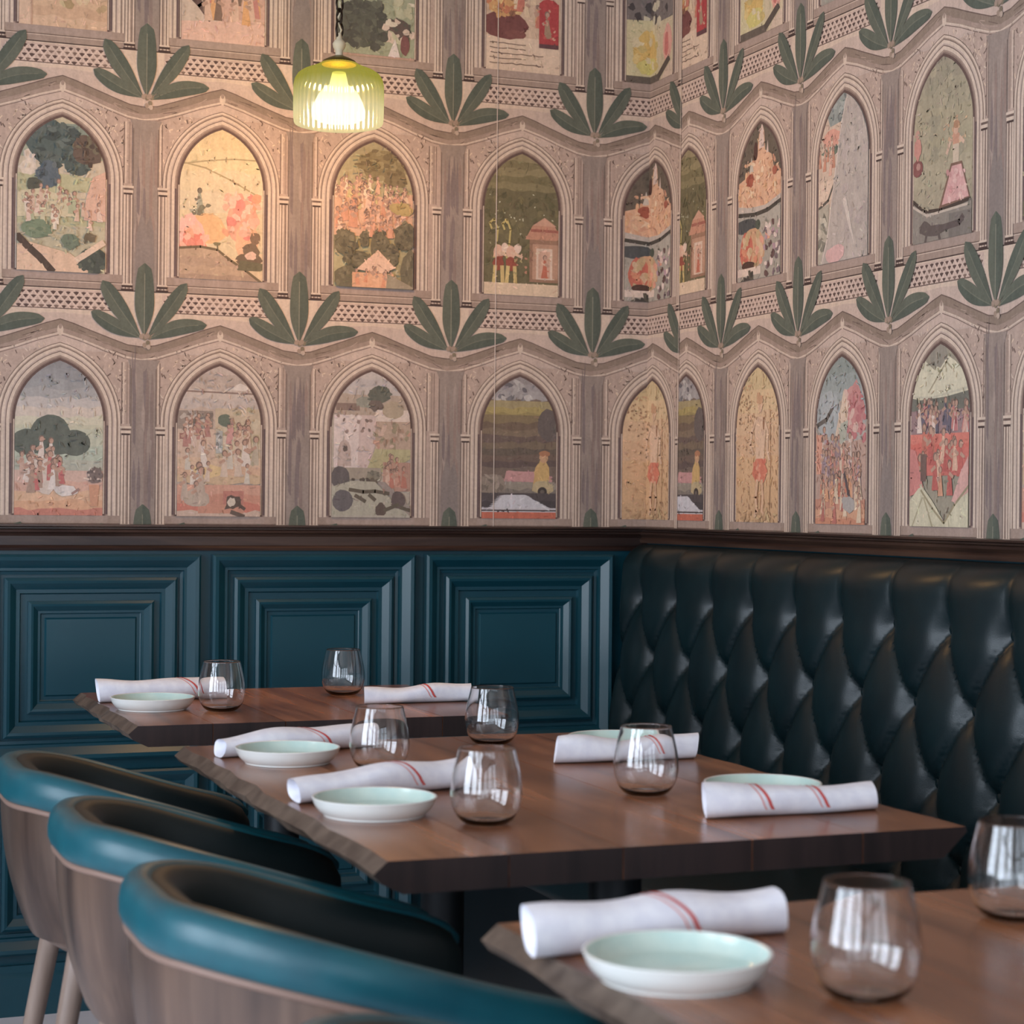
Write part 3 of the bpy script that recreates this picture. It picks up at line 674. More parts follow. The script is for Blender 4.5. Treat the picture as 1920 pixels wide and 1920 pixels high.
@pic
def L2():
    a = Pic(22, (194, 166, 146)); a.bands(.72, 1., [(192, 172, 160), (200, 178, 162), (186, 162, 146), (178, 156, 142), (190, 168, 154)]); a.p([(.1, .84), (.9, .84), (.5, .89)], (218, 200, 186)); a.l([(-.9, .83), (.9, .82)], .04, (136, 108, 96))
    a.r(-1.1, .58, -.15, .70, (146, 126, 112)); a.dab(18, -.9, -.2, .58, .7, .09, .02, [(120, 102, 92), (190, 170, 154), (164, 146, 128)]); a.r(-.1, .36, 1.1, .72, (198, 172, 140)); a.dab(36, -.1, 1, .36, .72, .14, .03, [(206, 184, 150), (190, 168, 128), (178, 160, 118), (214, 188, 160)])
    a.r(-1.1, .35, -.1, .58, (208, 172, 146)); a.r(-.95, .51, -.35, .55, (150, 96, 84)); a.crowd(12, -.9, -.1, .4, .56, .14, [(214, 182, 162), (182, 120, 108), (222, 198, 180)]); a.e(.12, .64, .16, .042, (92, 104, 86), .08); a.r(-.08, .42, .08, .57, (168, 166, 158)); a.dab(8, -.06, .06, .44, .56, .06, .012, [(120, 116, 112), (206, 198, 188)]); a.crowd(9, .15, .9, .42, .52, .16, [(208, 140, 132), (216, 178, 150), (198, 176, 140), (224, 200, 176)])
    a.bands(.22, .38, [(206, 168, 128), (212, 164, 130), (214, 174, 140)]); a.e(-.3, .3, .4, .05, (224, 184, 124), .15); a.crowd(12, -.9, .9, .2, .36, .17, [(222, 202, 186), (214, 184, 160), (186, 166, 140), (206, 190, 170)]); a.bands(-.02, .2, [(204, 168, 146), (206, 112, 92), (208, 134, 108), (212, 148, 122)]); a.r(-.5, .02, .6, .14, (204, 132, 106)); a.r(.1, .08, .6, .17, (190, 112, 96))
    a.e(-.55, .12, .34, .06, (180, 156, 136), .1); a.crowd(4, -.9, -.4, .04, .14, .2, [(216, 200, 186), (186, 160, 140)]); a.e(.32, .09, .2, .05, (82, 66, 58), .3, 12, .7); a.e(.3, .095, .1, .03, (212, 190, 168), .2); a.l([(.42, .09), (.62, .05)], .08, (84, 66, 58)); a.l([(.3, .03), (.6, .0)], .1, (92, 74, 64))
    return a.done()
@pic
def L3():
    a = Pic(23, (180, 162, 142)); a.bands(.84, 1., [(188, 174, 166), (182, 170, 166), (190, 176, 168)]); a.r(-1.1, .70, 1.1, .84, (176, 152, 132)); a.r(-.9, .73, -.3, .78, (130, 104, 92)); a.bush(-.2, .79, .2, .04, [(136, 134, 118), (150, 146, 128)], 8); a.bush(.2, .84, .3, .06, [(90, 92, 80), (78, 84, 74)], 12); a.e(.1, .77, .2, .04, (104, 88, 80), .2)
    a.r(.1, .66, 1.1, .74, (222, 196, 178)); a.e(.55, .74, .28, .06, (172, 150, 122), .05); a.p([(-.95, .34), (-.15, .34), (.05, .46), (.1, .7), (-.95, .7)], (222, 198, 188)); a.p([(-.35, .34), (-.05, .34), (.1, .5), (.1, .7), (-.3, .7)], (206, 176, 166)); a.e(-.68, .44, .17, .09, (188, 160, 148), 0); a.r(-.85, .35, -.51, .44, (190, 162, 150)); a.e(-.66, .47, .06, .02, (92, 78, 72), .2)
    a.dab(16, -.9, .0, .58, .7, .07, .016, [(150, 122, 110), (116, 96, 88), (230, 210, 198)]); a.r(.1, .46, 1.1, .66, (182, 150, 126)); a.dab(30, .1, 1, .48, .66, .1, .02, [(196, 140, 116), (170, 132, 108), (206, 168, 146), (154, 136, 104)]); a.p([(-.1, .34), (.6, .34), (1.1, .42), (1.1, .47), (.1, .47)], (178, 166, 116)); a.e(.4, .37, .4, .06, (176, 162, 112), .15)
    a.r(.3, .18, 1.1, .38, (182, 132, 112)); a.crowd(12, .4, .95, .2, .32, .14, [(206, 140, 116), (192, 110, 90), (214, 170, 146)]); a.r(-1.1, .26, .25, .34, (158, 142, 122)); a.e(-.78, .27, .24, .08, (88, 80, 80), .05); a.bush(.05, .28, .18, .04, [(126, 118, 98), (104, 98, 84)], 10); a.dab(14, -.5, .15, .245, .265, .06, .016, [(72, 62, 54), (92, 80, 66)])
    a.p([(-1.1, -.03), (-1.1, .2), (-.5, .25), (.1, .245), (.6, .1), (1.1, .02), (1.1, -.03)], (172, 164, 142)); a.p([(.15, .245), (.35, .245), (1.1, .05), (1.1, -.02), (.75, .08)], (150, 132, 122)); a.e(-.72, .115, .26, .075, (92, 86, 88), .04); a.e(.7, .12, .2, .06, (90, 74, 72), .12); a.e(.25, .05, .14, .05, (84, 68, 60), .1)
    for q in ([(-.55, .19), (-.2, .175), (.1, .18), (.45, .165)], [(-.4, .15), (-.15, .11)], [(-.05, .155), (.1, .12)], [(.35, .05), (.7, .09)], [(.75, .07), (1, .05)]): a.l(q, .09, (86, 76, 62))
    a.r(-1.1, -.03, 1.1, .015, (176, 164, 146))
    return a.done()
@pic
def L4():
    a = Pic(24, (112, 92, 80)); a.bands(.84, 1., [(158, 150, 148), (150, 142, 142), (140, 130, 128)]); a.dab(26, -.8, .8, .8, .98, .14, .02, [(112, 108, 112), (188, 180, 174), (92, 88, 94), (170, 162, 158)]); a.bands(.7, .82, [(150, 128, 70), (170, 146, 78), (160, 140, 92)]); a.bands(.36, .72, [(88, 70, 66), (104, 82, 70), (92, 78, 66), (112, 92, 72), (98, 78, 70), (120, 98, 76), (106, 84, 66), (126, 104, 70)])
    a.e(.8, .66, .32, .12, (92, 80, 76), .06); a.p([(-.5, .22), (.9, .22), (.9, .3), (-.3, .34)], (196, 132, 128)); a.bands(.16, .25, [(120, 108, 98), (146, 132, 116)]); a.p([(-.4, .27), (.75, .25), (.8, .33), (-.35, .335)], (204, 138, 134)); a.e(-.75, .24, .4, .07, (138, 120, 104), .15); a.dab(12, -1, -.4, .2, .3, .12, .02, [(160, 140, 122), (112, 98, 86)])
    a.e(.62, .32, .2, .1, (212, 164, 90), .12); a.e(.66, .43, .12, .035, (206, 150, 104), .05); a.e(.68, .46, .15, .022, (176, 108, 70), .1); a.l([(.5, .36), (.4, .2)], .1, (206, 156, 86)); a.e(.65, .22, .28, .05, (190, 164, 116), .15); a.e(.63, .19, .13, .035, (52, 44, 42), .0); a.e(.63, .19, .06, .015, (96, 84, 76), 0)
    a.bands(.07, .17, [(58, 52, 56), (70, 62, 64)])
    for k in range(7): a.p([(-.85 + k * .04, .075 + k * .013), (.85 - k * .09, .075 + k * .013), (.7 - k * .09, .09 + k * .013), (-.7 + k * .05, .088 + k * .013)], (206, 202, 208))
    a.r(-1.1, .045, 1.1, .075, (204, 196, 200)); a.r(-1.1, .052, 1.1, .062, (60, 52, 54)); a.r(-1.1, -.03, 1.1, .045, (206, 92, 66))
    return a.done()
@pic
def L5():
    a = Pic(25, (220, 170, 122)); a.bands(.0, 1., [(212, 162, 112), (218, 166, 114), (222, 170, 118), (222, 172, 126), (224, 178, 132), (224, 184, 132), (212, 180, 126)]); a.dab(70, -.9, .7, .0, .9, .05, .01, [(196, 142, 96), (228, 184, 140), (206, 152, 108)]); a.dab(34, -.9, .0, .60, .84, .045, .009, [(150, 106, 74), (166, 122, 84)])
    sk = (230, 184, 146)
    a.p([(-.02, .38), (.34, .38), (.40, .52), (.44, .62), (.28, .68), (.04, .68), (-.10, .60), (-.04, .5)], sk); a.e(.15, .75, .11, .042, (226, 176, 138), .08); a.e(.14, .79, .16, .03, (206, 148, 104), .18); a.e(.06, .81, .07, .03, (206, 148, 104), .2); a.l([(.34, .66), (.52, .58), (.50, .46), (.60, .40)], .08, sk); a.l([(-.04, .66), (-.24, .58), (-.30, .50), (-.16, .44)], .08, sk); a.e(.33, .63, .05, .05, (150, 98, 66), .3); a.l([(.62, .72), (.66, .38), (.62, .08)], .028, (190, 136, 90))
    a.p([(-.20, .31), (-.05, .27), (.02, .22), (.14, .30), (.24, .23), (.40, .27), (.52, .33), (.36, .39), (.30, .41), (.0, .41), (-.12, .38)], (226, 112, 82)); a.dab(14, -.18, .48, .26, .40, .08, .02, [(232, 132, 98), (212, 94, 70), (236, 150, 116)])
    a.l([(.04, .27), (-.02, .16), (.02, .07), (-.08, .04)], .10, (226, 174, 132)); a.l([(.26, .27), (.32, .16), (.27, .07), (.38, .04)], .10, (224, 170, 128)); a.l([(.10, .24), (.06, .07)], .022, (172, 112, 76)); a.l([(.22, .24), (.21, .07)], .022, (172, 112, 76)); a.dab(30, -.9, .9, .0, .07, .12, .014, [(190, 144, 98), (206, 170, 116), (170, 126, 84)])
    return a.done()
@pic
def L8():
    a = Pic(28, (190, 150, 132)); a.bands(.5, 1., [(176, 166, 156), (164, 164, 160), (154, 162, 160), (146, 156, 152), (132, 144, 138)]); a.e(-.55, .66, .5, .14, (166, 172, 172), .1); a.l([(-.95, .6), (-.6, .63), (-.35, .7)], .1, (92, 84, 78)); a.e(.5, .68, .42, .16, (206, 128, 124), .15); a.dab(30, .1, .95, .5, .82, .14, .03, [(214, 142, 134), (196, 106, 108), (222, 176, 160)]); a.p([(-.45, .2), (.05, .2), (.3, .7), (.1, .8), (-.2, .55)], (224, 192, 164)); a.p([(-.2, .45), (.2, .5), (.3, .62), (.0, .6)], (176, 176, 156))
    a.r(-1.1, .3, -.55, .54, (222, 148, 120)); a.l([(-.55, .5), (-.5, .3)], .1, (150, 84, 76)); a.crowd(26, -.95, .95, .12, .42, .17, [(222, 196, 178), (206, 130, 112), (180, 148, 156), (226, 172, 146), (150, 120, 124)]); a.bands(-.02, .14, [(206, 126, 92), (216, 150, 112), (202, 130, 104)]); a.crowd(24, -.95, .9, .0, .18, .17, [(206, 112, 84), (222, 150, 108), (228, 196, 160), (184, 96, 84)]); a.l([(.2, .3), (.45, .13)], .08, (80, 66, 70)); a.e(.35, .12, .25, .05, (164, 156, 150), .2)
    return a.done()
@pic
def L9():
    a = Pic(29, (150, 140, 118)); a.p([(-1.1, .7), (-1.1, .9), (-.55, .92), (-.2, .86), (.2, .94), (.5, .9), (1.1, .78), (1.1, .68)], (214, 204, 170)); a.p([(-.35, 1.05), (-.35, .9), (0, .87), (.25, .93), (.1, 1.05)], (140, 132, 116)); a.l([(-.4, .74), (-.1, .82), (.2, .9), (.4, .86)], .04, (160, 148, 116)); a.p([(-1.1, .62), (1.1, .62), (1.1, .74), (.2, .71), (-.7, .7), (-1.1, .72)], (104, 104, 92)); a.l([(-.9, .72), (-.3, .71), (.9, .75)], .04, (196, 188, 160))
    a.r(-1.1, .48, 1.1, .64, (150, 116, 116)); a.crowd(30, -.95, .95, .48, .58, .15, [(206, 116, 108), (96, 88, 104), (218, 160, 142), (190, 104, 104), (224, 196, 180)]); a.r(-1.1, .28, 1.1, .5, (216, 100, 88)); a.bands(.42, .5, [(222, 96, 82), (226, 112, 94)]); a.crowd(18, -.7, .75, .16, .36, .2, [(206, 106, 86), (222, 146, 110), (196, 84, 76), (226, 172, 140)]); a.p([(-1.1, .16), (-.5, .2), (-.8, .42), (-1.1, .44)], (212, 120, 112)); a.r(-.62, .25, -.42, .4, (112, 82, 74)); a.p([(.45, .14), (1.1, .1), (1.1, .42), (.75, .3)], (220, 158, 146))
    a.p([(-1.1, -.03), (-1.1, .12), (-.6, .23), (-.2, .14), (.2, .03), (.6, .14), (1.1, .2), (1.1, -.03)], (206, 196, 160)); a.l([(-.6, .2), (-.2, .1), (.2, .02), (.55, .12), (1, .22)], .05, (150, 136, 100)); a.l([(-.9, .0), (-.55, .16)], .04, (170, 158, 122)); a.l([(-.5, .16), (-.2, .0)], .05, (164, 152, 116))
    return a.done()
@pic
def T1():
    a = Pic(31, (216, 172, 136)); a.bands(.0, .2, [(218, 172, 134), (208, 160, 122), (214, 168, 128)]); a.dab(60, -.6, .9, .12, .8, .16, .03, [(206, 176, 124), (186, 150, 104), (168, 136, 88), (222, 188, 140), (220, 150, 120)]); a.r(-1.1, -.02, -.72, 1, (222, 178, 144)); a.l([(-.72, 0), (-.72, .6)], .04, (196, 146, 116)); return a.done()
@pic
def T2():
    a = Pic(32, (216, 162, 138)); a.r(-1.1, -.02, 1.1, .16, (226, 176, 154)); a.p([(-1.1, .12), (-1.1, .4), (-.5, .34), (-.1, .14)], (206, 178, 156)); a.l([(-.9, .33), (-.55, .24), (-.3, .15)], .16, (88, 62, 58)); a.crowd(20, -.4, .9, .13, .3, .2, [(216, 96, 84), (232, 160, 96), (206, 122, 110), (226, 178, 150), (120, 90, 74)]); a.dab(40, -.9, .9, .3, .9, .2, .05, [(222, 150, 120), (206, 132, 116), (186, 148, 112), (232, 176, 150)]); return a.done()
@pic
def T3():
    a = Pic(33, (150, 156, 124)); a.dab(40, -.9, .9, .2, .9, .24, .05, [(160, 166, 132), (176, 176, 142), (134, 142, 112), (196, 166, 140)]); a.bush(-.3, .22, .72, .16, [(72, 76, 66), (62, 64, 58), (86, 90, 76)], 34); a.bush(.6, .2, .3, .08, [(82, 66, 62), (70, 70, 62)], 10); a.dab(26, .2, 1, .1, .6, .1, .05, [(216, 200, 176), (206, 180, 160), (180, 176, 140)]); a.p([(.3, .0), (.5, .14), (.65, .0)], (212, 196, 190)); a.e(.75, .1, .12, .07, (110, 60, 60), .1); a.r(-1.1, -.03, 1.1, .015, (176, 136, 118)); return a.done()
@pic
def T4():
    a = Pic(34, (210, 172, 140)); a.r(-1.1, -.02, 1.1, .24, (224, 190, 160))
    for k in range(5):
        pts = [(-.9 + .12 * i, .05 + k * .035 + a.R.uniform(-.004, .004)) for i in range(a.R.randint(9, 14))]
        a.l(pts, .025, (120, 92, 78))
    a.e(-.5, .32, .6, .1, (110, 52, 50), .1); a.e(-.2, .26, .3, .03, (120, 60, 54), .1); a.bush(-.5, .5, .5, .12, [(216, 150, 84), (206, 110, 70), (226, 180, 110), (150, 90, 62)], 24); a.crowd(8, -.2, .4, .3, .5, .16, [(226, 190, 150), (214, 150, 100), (206, 106, 84)]); a.r(.42, .2, .95, .50, (180, 44, 48)); a.r(.42, .18, .95, .21, (84, 46, 52)); a.e(.68, .48, .26, .05, (184, 48, 50)); a.fig(.66, .25, .2, (160, 120, 92)); a.dab(10, .5, .86, .25, .45, .05, .015, [(214, 150, 120), (206, 70, 66)]); return a.done()
@pic
def T5():
    a = Pic(35, (206, 184, 144)); a.r(-1.1, .42, 1.1, 1.1, (112, 100, 96)); a.dab(20, -.9, .9, .42, .6, .14, .04, [(72, 62, 60), (206, 190, 156), (56, 50, 52)]); a.p([(-1.1, .04), (.2, .04), (.1, .3), (-.2, .46), (-1.1, .45)], (206, 190, 140)); a.e(-.35, .22, .45, .16, (216, 172, 84), .1); a.e(-.3, .12, .4, .06, (206, 190, 96), .1); a.dab(12, -.8, .1, .1, .4, .16, .04, [(224, 190, 110), (196, 168, 92), (216, 196, 150)]); a.e(.7, .24, .26, .14, (226, 150, 132), .1); a.e(.66, .24, .12, .09, (206, 100, 92), .15); a.r(-1.1, .0, .25, .05, (88, 76, 66)); a.l([(.2, .03), (.8, .13)], .18, (72, 62, 54)); a.p([(.3, -.02), (1.1, -.02), (1.1, .12), (.6, .06)], (214, 184, 158)); a.r(-1.1, -.03, 1.1, .0, (150, 140, 120)); return a.done()
@pic
def T8():
    a = Pic(38, (150, 142, 128)); a.dab(40, -.9, .9, .0, .9, .2, .05, [(156, 148, 132), (144, 136, 124), (160, 150, 134)]); return a.done()

PICT = {k: f() for k, f in G.items()}
ARCH = [stone_arch(101), stone_arch(102), stone_arch(103)]
COLS = [stone_column(201, False), stone_column(202, True), stone_column(203, False)]
PALM = palm(301)
_shared = {}
def place_print(name, key, tris, sheet, cx, v0, cl, clr, vlo, vhi, right=False, lift=0.0):
    """cx: position along the wall's unrolled axis; limits cl..clr along it, vlo..vhi in height"""
    us = [p[0] for t in tris for p in t[0]]; vs = [p[1] for t in tris for p in t[0]]
    u0, u1, w0, w1 = min(us) + cx, max(us) + cx, min(vs) + v0, max(vs) + v0
    if u1 <= cl or u0 >= clr or w1 <= vlo or w0 >= vhi: return
    if u0 >= cl and u1 <= clr and w0 >= vlo and w1 <= vhi:
        if key not in _shared: _shared[key] = print_mesh(name, tris)
        me = _shared[key]
    else:
        box = [(cl - cx, vlo - v0), (clr - cx, vlo - v0), (clr - cx, vhi - v0), (cl - cx, vhi - v0)]
        tt = clip_convex(tris, box)
        if not tt: return
        me = print_mesh(name, tt)
    o = bpy.data.objects.new(name, me); C.objects.link(o); o.parent = sheet
    o.location = (cx - XR if right else cx, -lift, v0)          # in the frame of the paper it is printed on

VLO, VHI = 1.0865, ZC
def sheet_me(u0, u1):
    return print_mesh('wallpaper', [(((u0, VLO), (u1, VLO), (u1, VHI)), srgb(190, 168, 155), .0002), (((u0, VLO), (u1, VHI), (u0, VHI)), srgb(190, 168, 155), .0002)])
paper_back = link('wallpaper', sheet_me(XL, XR), None, wall_back, (0, YB, 0))
paper_right = link('wallpaper', sheet_me(0, YB - YF), None, wall_right, (XR, YB, 0), radians(-90))
paper_back['label'] = 'stone arcade wallpaper with palms, printed pictures'
paper_right['label'] = 'stone arcade wallpaper with palms, printed pictures'
V0 = [.958, 1.504, 2.047, 2.592, 3.137]
LOW, MID, TOP = ['L1', 'L2', 'L3', 'L4', 'L5'], ['M1', 'M2', 'M3', 'M4', 'M5'], ['T1', 'T2', 'T3', 'T4', 'T5']
LOWB, MIDB, TOPB = ['L4', 'L5', 'L8', 'L9', 'L2', 'L3'], ['M4', 'M5', 'M8', 'M9', 'M3', 'M1'], ['T4', 'T5', 'T8', 'T1', 'T2', 'T3']
def strip(centres, palms, names, cl, clr, sheet, right):
    for ci, cx in centres:
        for r, v0 in enumerate(V0):
            place_print('printed_arch', ('a', (ci + r) % 3), ARCH[(ci + r) % 3], sheet, cx, v0, cl, clr, VLO, VHI, right, .000006 * (ci % 2))
            nm = names[min(max(r - 1, 0), 2)][ci % len(names[0])]
            if r >= 1: place_print('arch_picture', ('p', nm), PICT[nm], sheet, cx, v0, cl, clr, VLO, VHI, right)
    for ci, cx in palms:
        for r, v0 in enumerate(V0):
            place_print('printed_column', ('c', (ci + 2 * r) % 3), COLS[(ci + 2 * r) % 3], sheet, cx, v0, cl, clr, VLO, VHI, right)
            place_print('printed_palm', ('l',), PALM, sheet, cx, v0, cl, clr, VLO, VHI, right)
ca = [(0, .653), (1, 1.015), (2, 1.380), (3, 1.757), (4, 2.130)] + [(-k, .653 - .365 * k) for k in (1, 2, 3)]
pa = [(0, .840), (1, 1.201), (2, 1.577), (3, 1.948), (4, 2.313)] + [(-k, .840 - .365 * k) for k in (1, 2, 3)]
SEAM = XR + (YB - 4.250)
strip(ca, pa, (LOW, MID, TOP), -.6, XR, paper_back, False)
strip(ca[4:5], pa[3:5], (LOW, MID, TOP), XR, SEAM, paper_right, True)
ub = lambda y: XR + (YB - y)
cb = [(k, ub(4.2125 - .3575 * k)) for k in range(0, 8)]
pb = [(k, ub(4.034 - .3555 * k)) for k in range(-1, 8)]
strip(cb, pb, (LOWB, MIDB, TOPB), SEAM, ub(1.2), paper_right, True)
# pale butt joints between two drops of paper
for nm, tr, sh, loc, rz in (('paper_seam', (1.690,), paper_back, (1.690, 0, 0), 0), ('paper_seam', (0,), paper_right, (YB - 4.250, 0, 0), 0)):
    t = [(((-.0010, VLO), (.0010, VLO), (.0010, VHI)), srgb(214, 194, 180), .0036), (((-.0010, VLO), (.0010, VHI), (-.0010, VHI)), srgb(214, 194, 180), .0036)]
    link(nm, print_mesh(nm, t), None, sh, loc, rz)

# ------------------------------------------------------------------ tufted banquette along the right wall
TA, TB, TY0, TZ1 = .185, .139, 4.298, .922         # button spacing, row spacing, first button, top row
BY0, BY1 = -1.0, YB - .033
def back_x(z):                                      # leaning face of the back
    return 2.010 - (1.0 - z) * .095
def tuft(y, z):
    pq = (y - TY0) / TA; q = (TZ1 - z) / (2 * TB)
    if q < 0:
        f = abs(sin(pi * pq)) ** 2
        k = min(1, -q / .42)
        f = f ** .34 * (1 - .55 * k) + .55 * k
    else:
        f = abs(sin(pi * (pq + q)) * sin(pi * (pq - q)))
        f = f ** .34
    # pull of the nearest buttons
    d2 = 9
    for rr in (math.floor(2 * q), math.floor(2 * q) + 1):
        if rr < 0: continue
        off = .5 * (rr % 2)
        pc = round(pq - off) + off
        d2 = min(d2, ((pq - pc) * TA) ** 2 + ((q - rr / 2) * 2 * TB) ** 2)
    return f, math.exp(-d2 / .0007)
def backrest_me():
    V, F = [], []
    ny = int((BY1 - BY0) / .0075); prof = []
    zs = [.40 + .0062 * k for k in range(int((.985 - .40) / .0062) + 1)]
    for j in range(ny + 1):
        y = BY0 + (BY1 - BY0) * j / ny
        edge = min(1, (BY1 - y) / .03)
        for z in zs:
            f, pit = tuft(y, z)
            h = .032 * f * (.35 + .65 * edge) - .012 * pit
            sag = .016 * f * (1 if z < .93 else max(0, 1 - (z - .93) / .05))
            V.append((back_x(z) + .03 - h, y, z - sag))
        f, pit = tuft(y, .985); h0 = .032 * f * (.35 + .65 * edge) - .012 * pit
        bx = back_x(.985) + .03 - h0; ex = 2.085
        for k in range(1, 11):                       # rolled top running back under the rail
            a = pi / 2 * k / 10
            V.append((bx + (ex - bx) * (1 - cos(a)), y, .985 + .060 * sin(a)))
    n = len(zs) + 10
    for j in range(ny):
        for k in range(n - 1): F.append((j * n + k, (j + 1) * n + k, (j + 1) * n + k + 1, j * n + k + 1))
    me = bpy.data.meshes.new('backrest'); me.from_pydata(V, [], F); me.update()
    for p_ in me.polygons: p_.use_smooth = True
    return me
bq = empty('banquette', (0, 0, 0))
tag(bq, 'dark green button-tufted leather banquette running along the right wall', 'banquette')
link('backrest', backrest_me(), M['leather'], bq)
link('seat', box_me('seat', 1.47, 1.985, BY0, YB - .038, .36, .462, .03, 4), M['leather'], bq)
link('base', box_me('base', 1.53, 2.09, BY0, YB - .038, .0, .36), M['iron'], bq)
btn = lathe_me('button', [(.0001, .006), (.005, .0055), (.009, .0035), (.010, 0), (.009, -.003)], 14)
btn.transform(Matrix.Rotation(radians(-90), 4, 'Y'))
for r in range(4):
    z = TZ1 - r * TB
    for k in range(0, 17):
        y = TY0 - TA * k - (TA / 2 if r % 2 else 0)
        if y < 1.4: continue
        link('button', btn, M['leather'], bq, (back_x(z) + .03 + .008, y, z))

# ------------------------------------------------------------------ dining tables
TX0, TX1, TZ, TT = .640, 1.402, .750, .037
def plank_me(w, l, side, seed):
    """one board of a top: origin at the middle of its upper face; side -1/+1 = under-cut outer edge, 0 = square"""
    R = random.Random(seed); N = 14 if side else 1
    V, F = [], []
    for j in range(N + 1):
        y = -l / 2 + l * j / N
        wob = (R.uniform(-.005, .005) if side and 0 < j < N else 0)
        wob2 = (R.uniform(-.006, .006) if side and 0 < j < N else 0)
        g_ = .0006
        if side == 0: sec = [(-w / 2 + g_, 0), (w / 2 - g_, 0), (w / 2 - g_, -TT), (-w / 2 + g_, -TT)]
        elif side < 0: sec = [(-w / 2 + .016 + wob, 0), (w / 2 - g_, 0), (w / 2 - g_, -TT), (-w / 2 + .034 + wob2, -TT), (-w / 2 + .008 + wob2, -.024), (-w / 2 + wob, -.014)]
        else: sec = [(-w / 2 + g_, 0), (w / 2 - .002 + wob, 0), (w / 2 + wob, -.006), (w / 2 - .034 + wob2, -TT), (-w / 2 + g_, -TT)]
        V += [(x, y, z) for x, z in sec]
    n = len(sec)
    for j in range(N):
        for k in range(n): F.append((j * n + k, j * n + (k + 1) % n, (j + 1) * n + (k + 1) % n, (j + 1) * n + k))
    F.append(tuple(range(n))); F.append(tuple(N * n + k for k in range(n)))
    me = mesh('plank', V, F)
    me.materials.append(M['walnut']); me.materials.append(M['walnut_end']); me.materials.append(M['live_edge'])
    for p_ in me.polygons:
        if abs(p_.normal.y) > .9: p_.material_index = 1
        elif side < 0 and p_.normal.x < -.25: p_.material_index = 2
    return me
def table(y0, y1, label, cols, seed, x0=TX0, x1=TX1):
    cx, cy = (x0 + x1) / 2, (y0 + y1) / 2
    t = empty('dining_table', (cx, cy, 0)); tag(t, label, 'table', 'walnut tables in a row')
    W = [.158, .140, .166, .150, .148]; x = -(x1 - x0) / 2; l = y1 - y0; W = [w_ * (x1 - x0) / .762 for w_ in W]
    for i, w_ in enumerate(W):
        o = link('plank', plank_me(w_, l, -1 if i == 0 else (1 if i == 4 else 0), seed + i), M['walnut'], t, (x + w_ / 2, 0, TZ)); x += w_
    for yy in cols:
        link('column', lathe_me('column', [(.034, .02), (.034, TZ - TT - .012)], 24, True, True), M['iron'], t, (0, yy - cy, 0))
        link('top_bracket', box_me('top_bracket', -.17, .17, -.045, .045, TZ - TT - .012, TZ - TT, .002, 1), M['iron'], t, (0, yy - cy, 0))
        link('foot', lathe_me('foot', [(.0, 0), (.19, 0), (.19, .010), (.06, .022), (.034, .030), (0, .030)], 32), M['iron'], t, (0, yy - cy, 0))
table(3.385, 4.005, 'dark walnut table nearest the teal panelled back wall', [3.70], 10, .622, 1.335)
table(2.030, 3.085, 'long walnut table in the middle of the row, laid for four', [2.235, 2.88], 20)
table(.640, 1.697, 'walnut table closest to the viewer, cut off by the lower right corner', [.85, 1.49], 30)

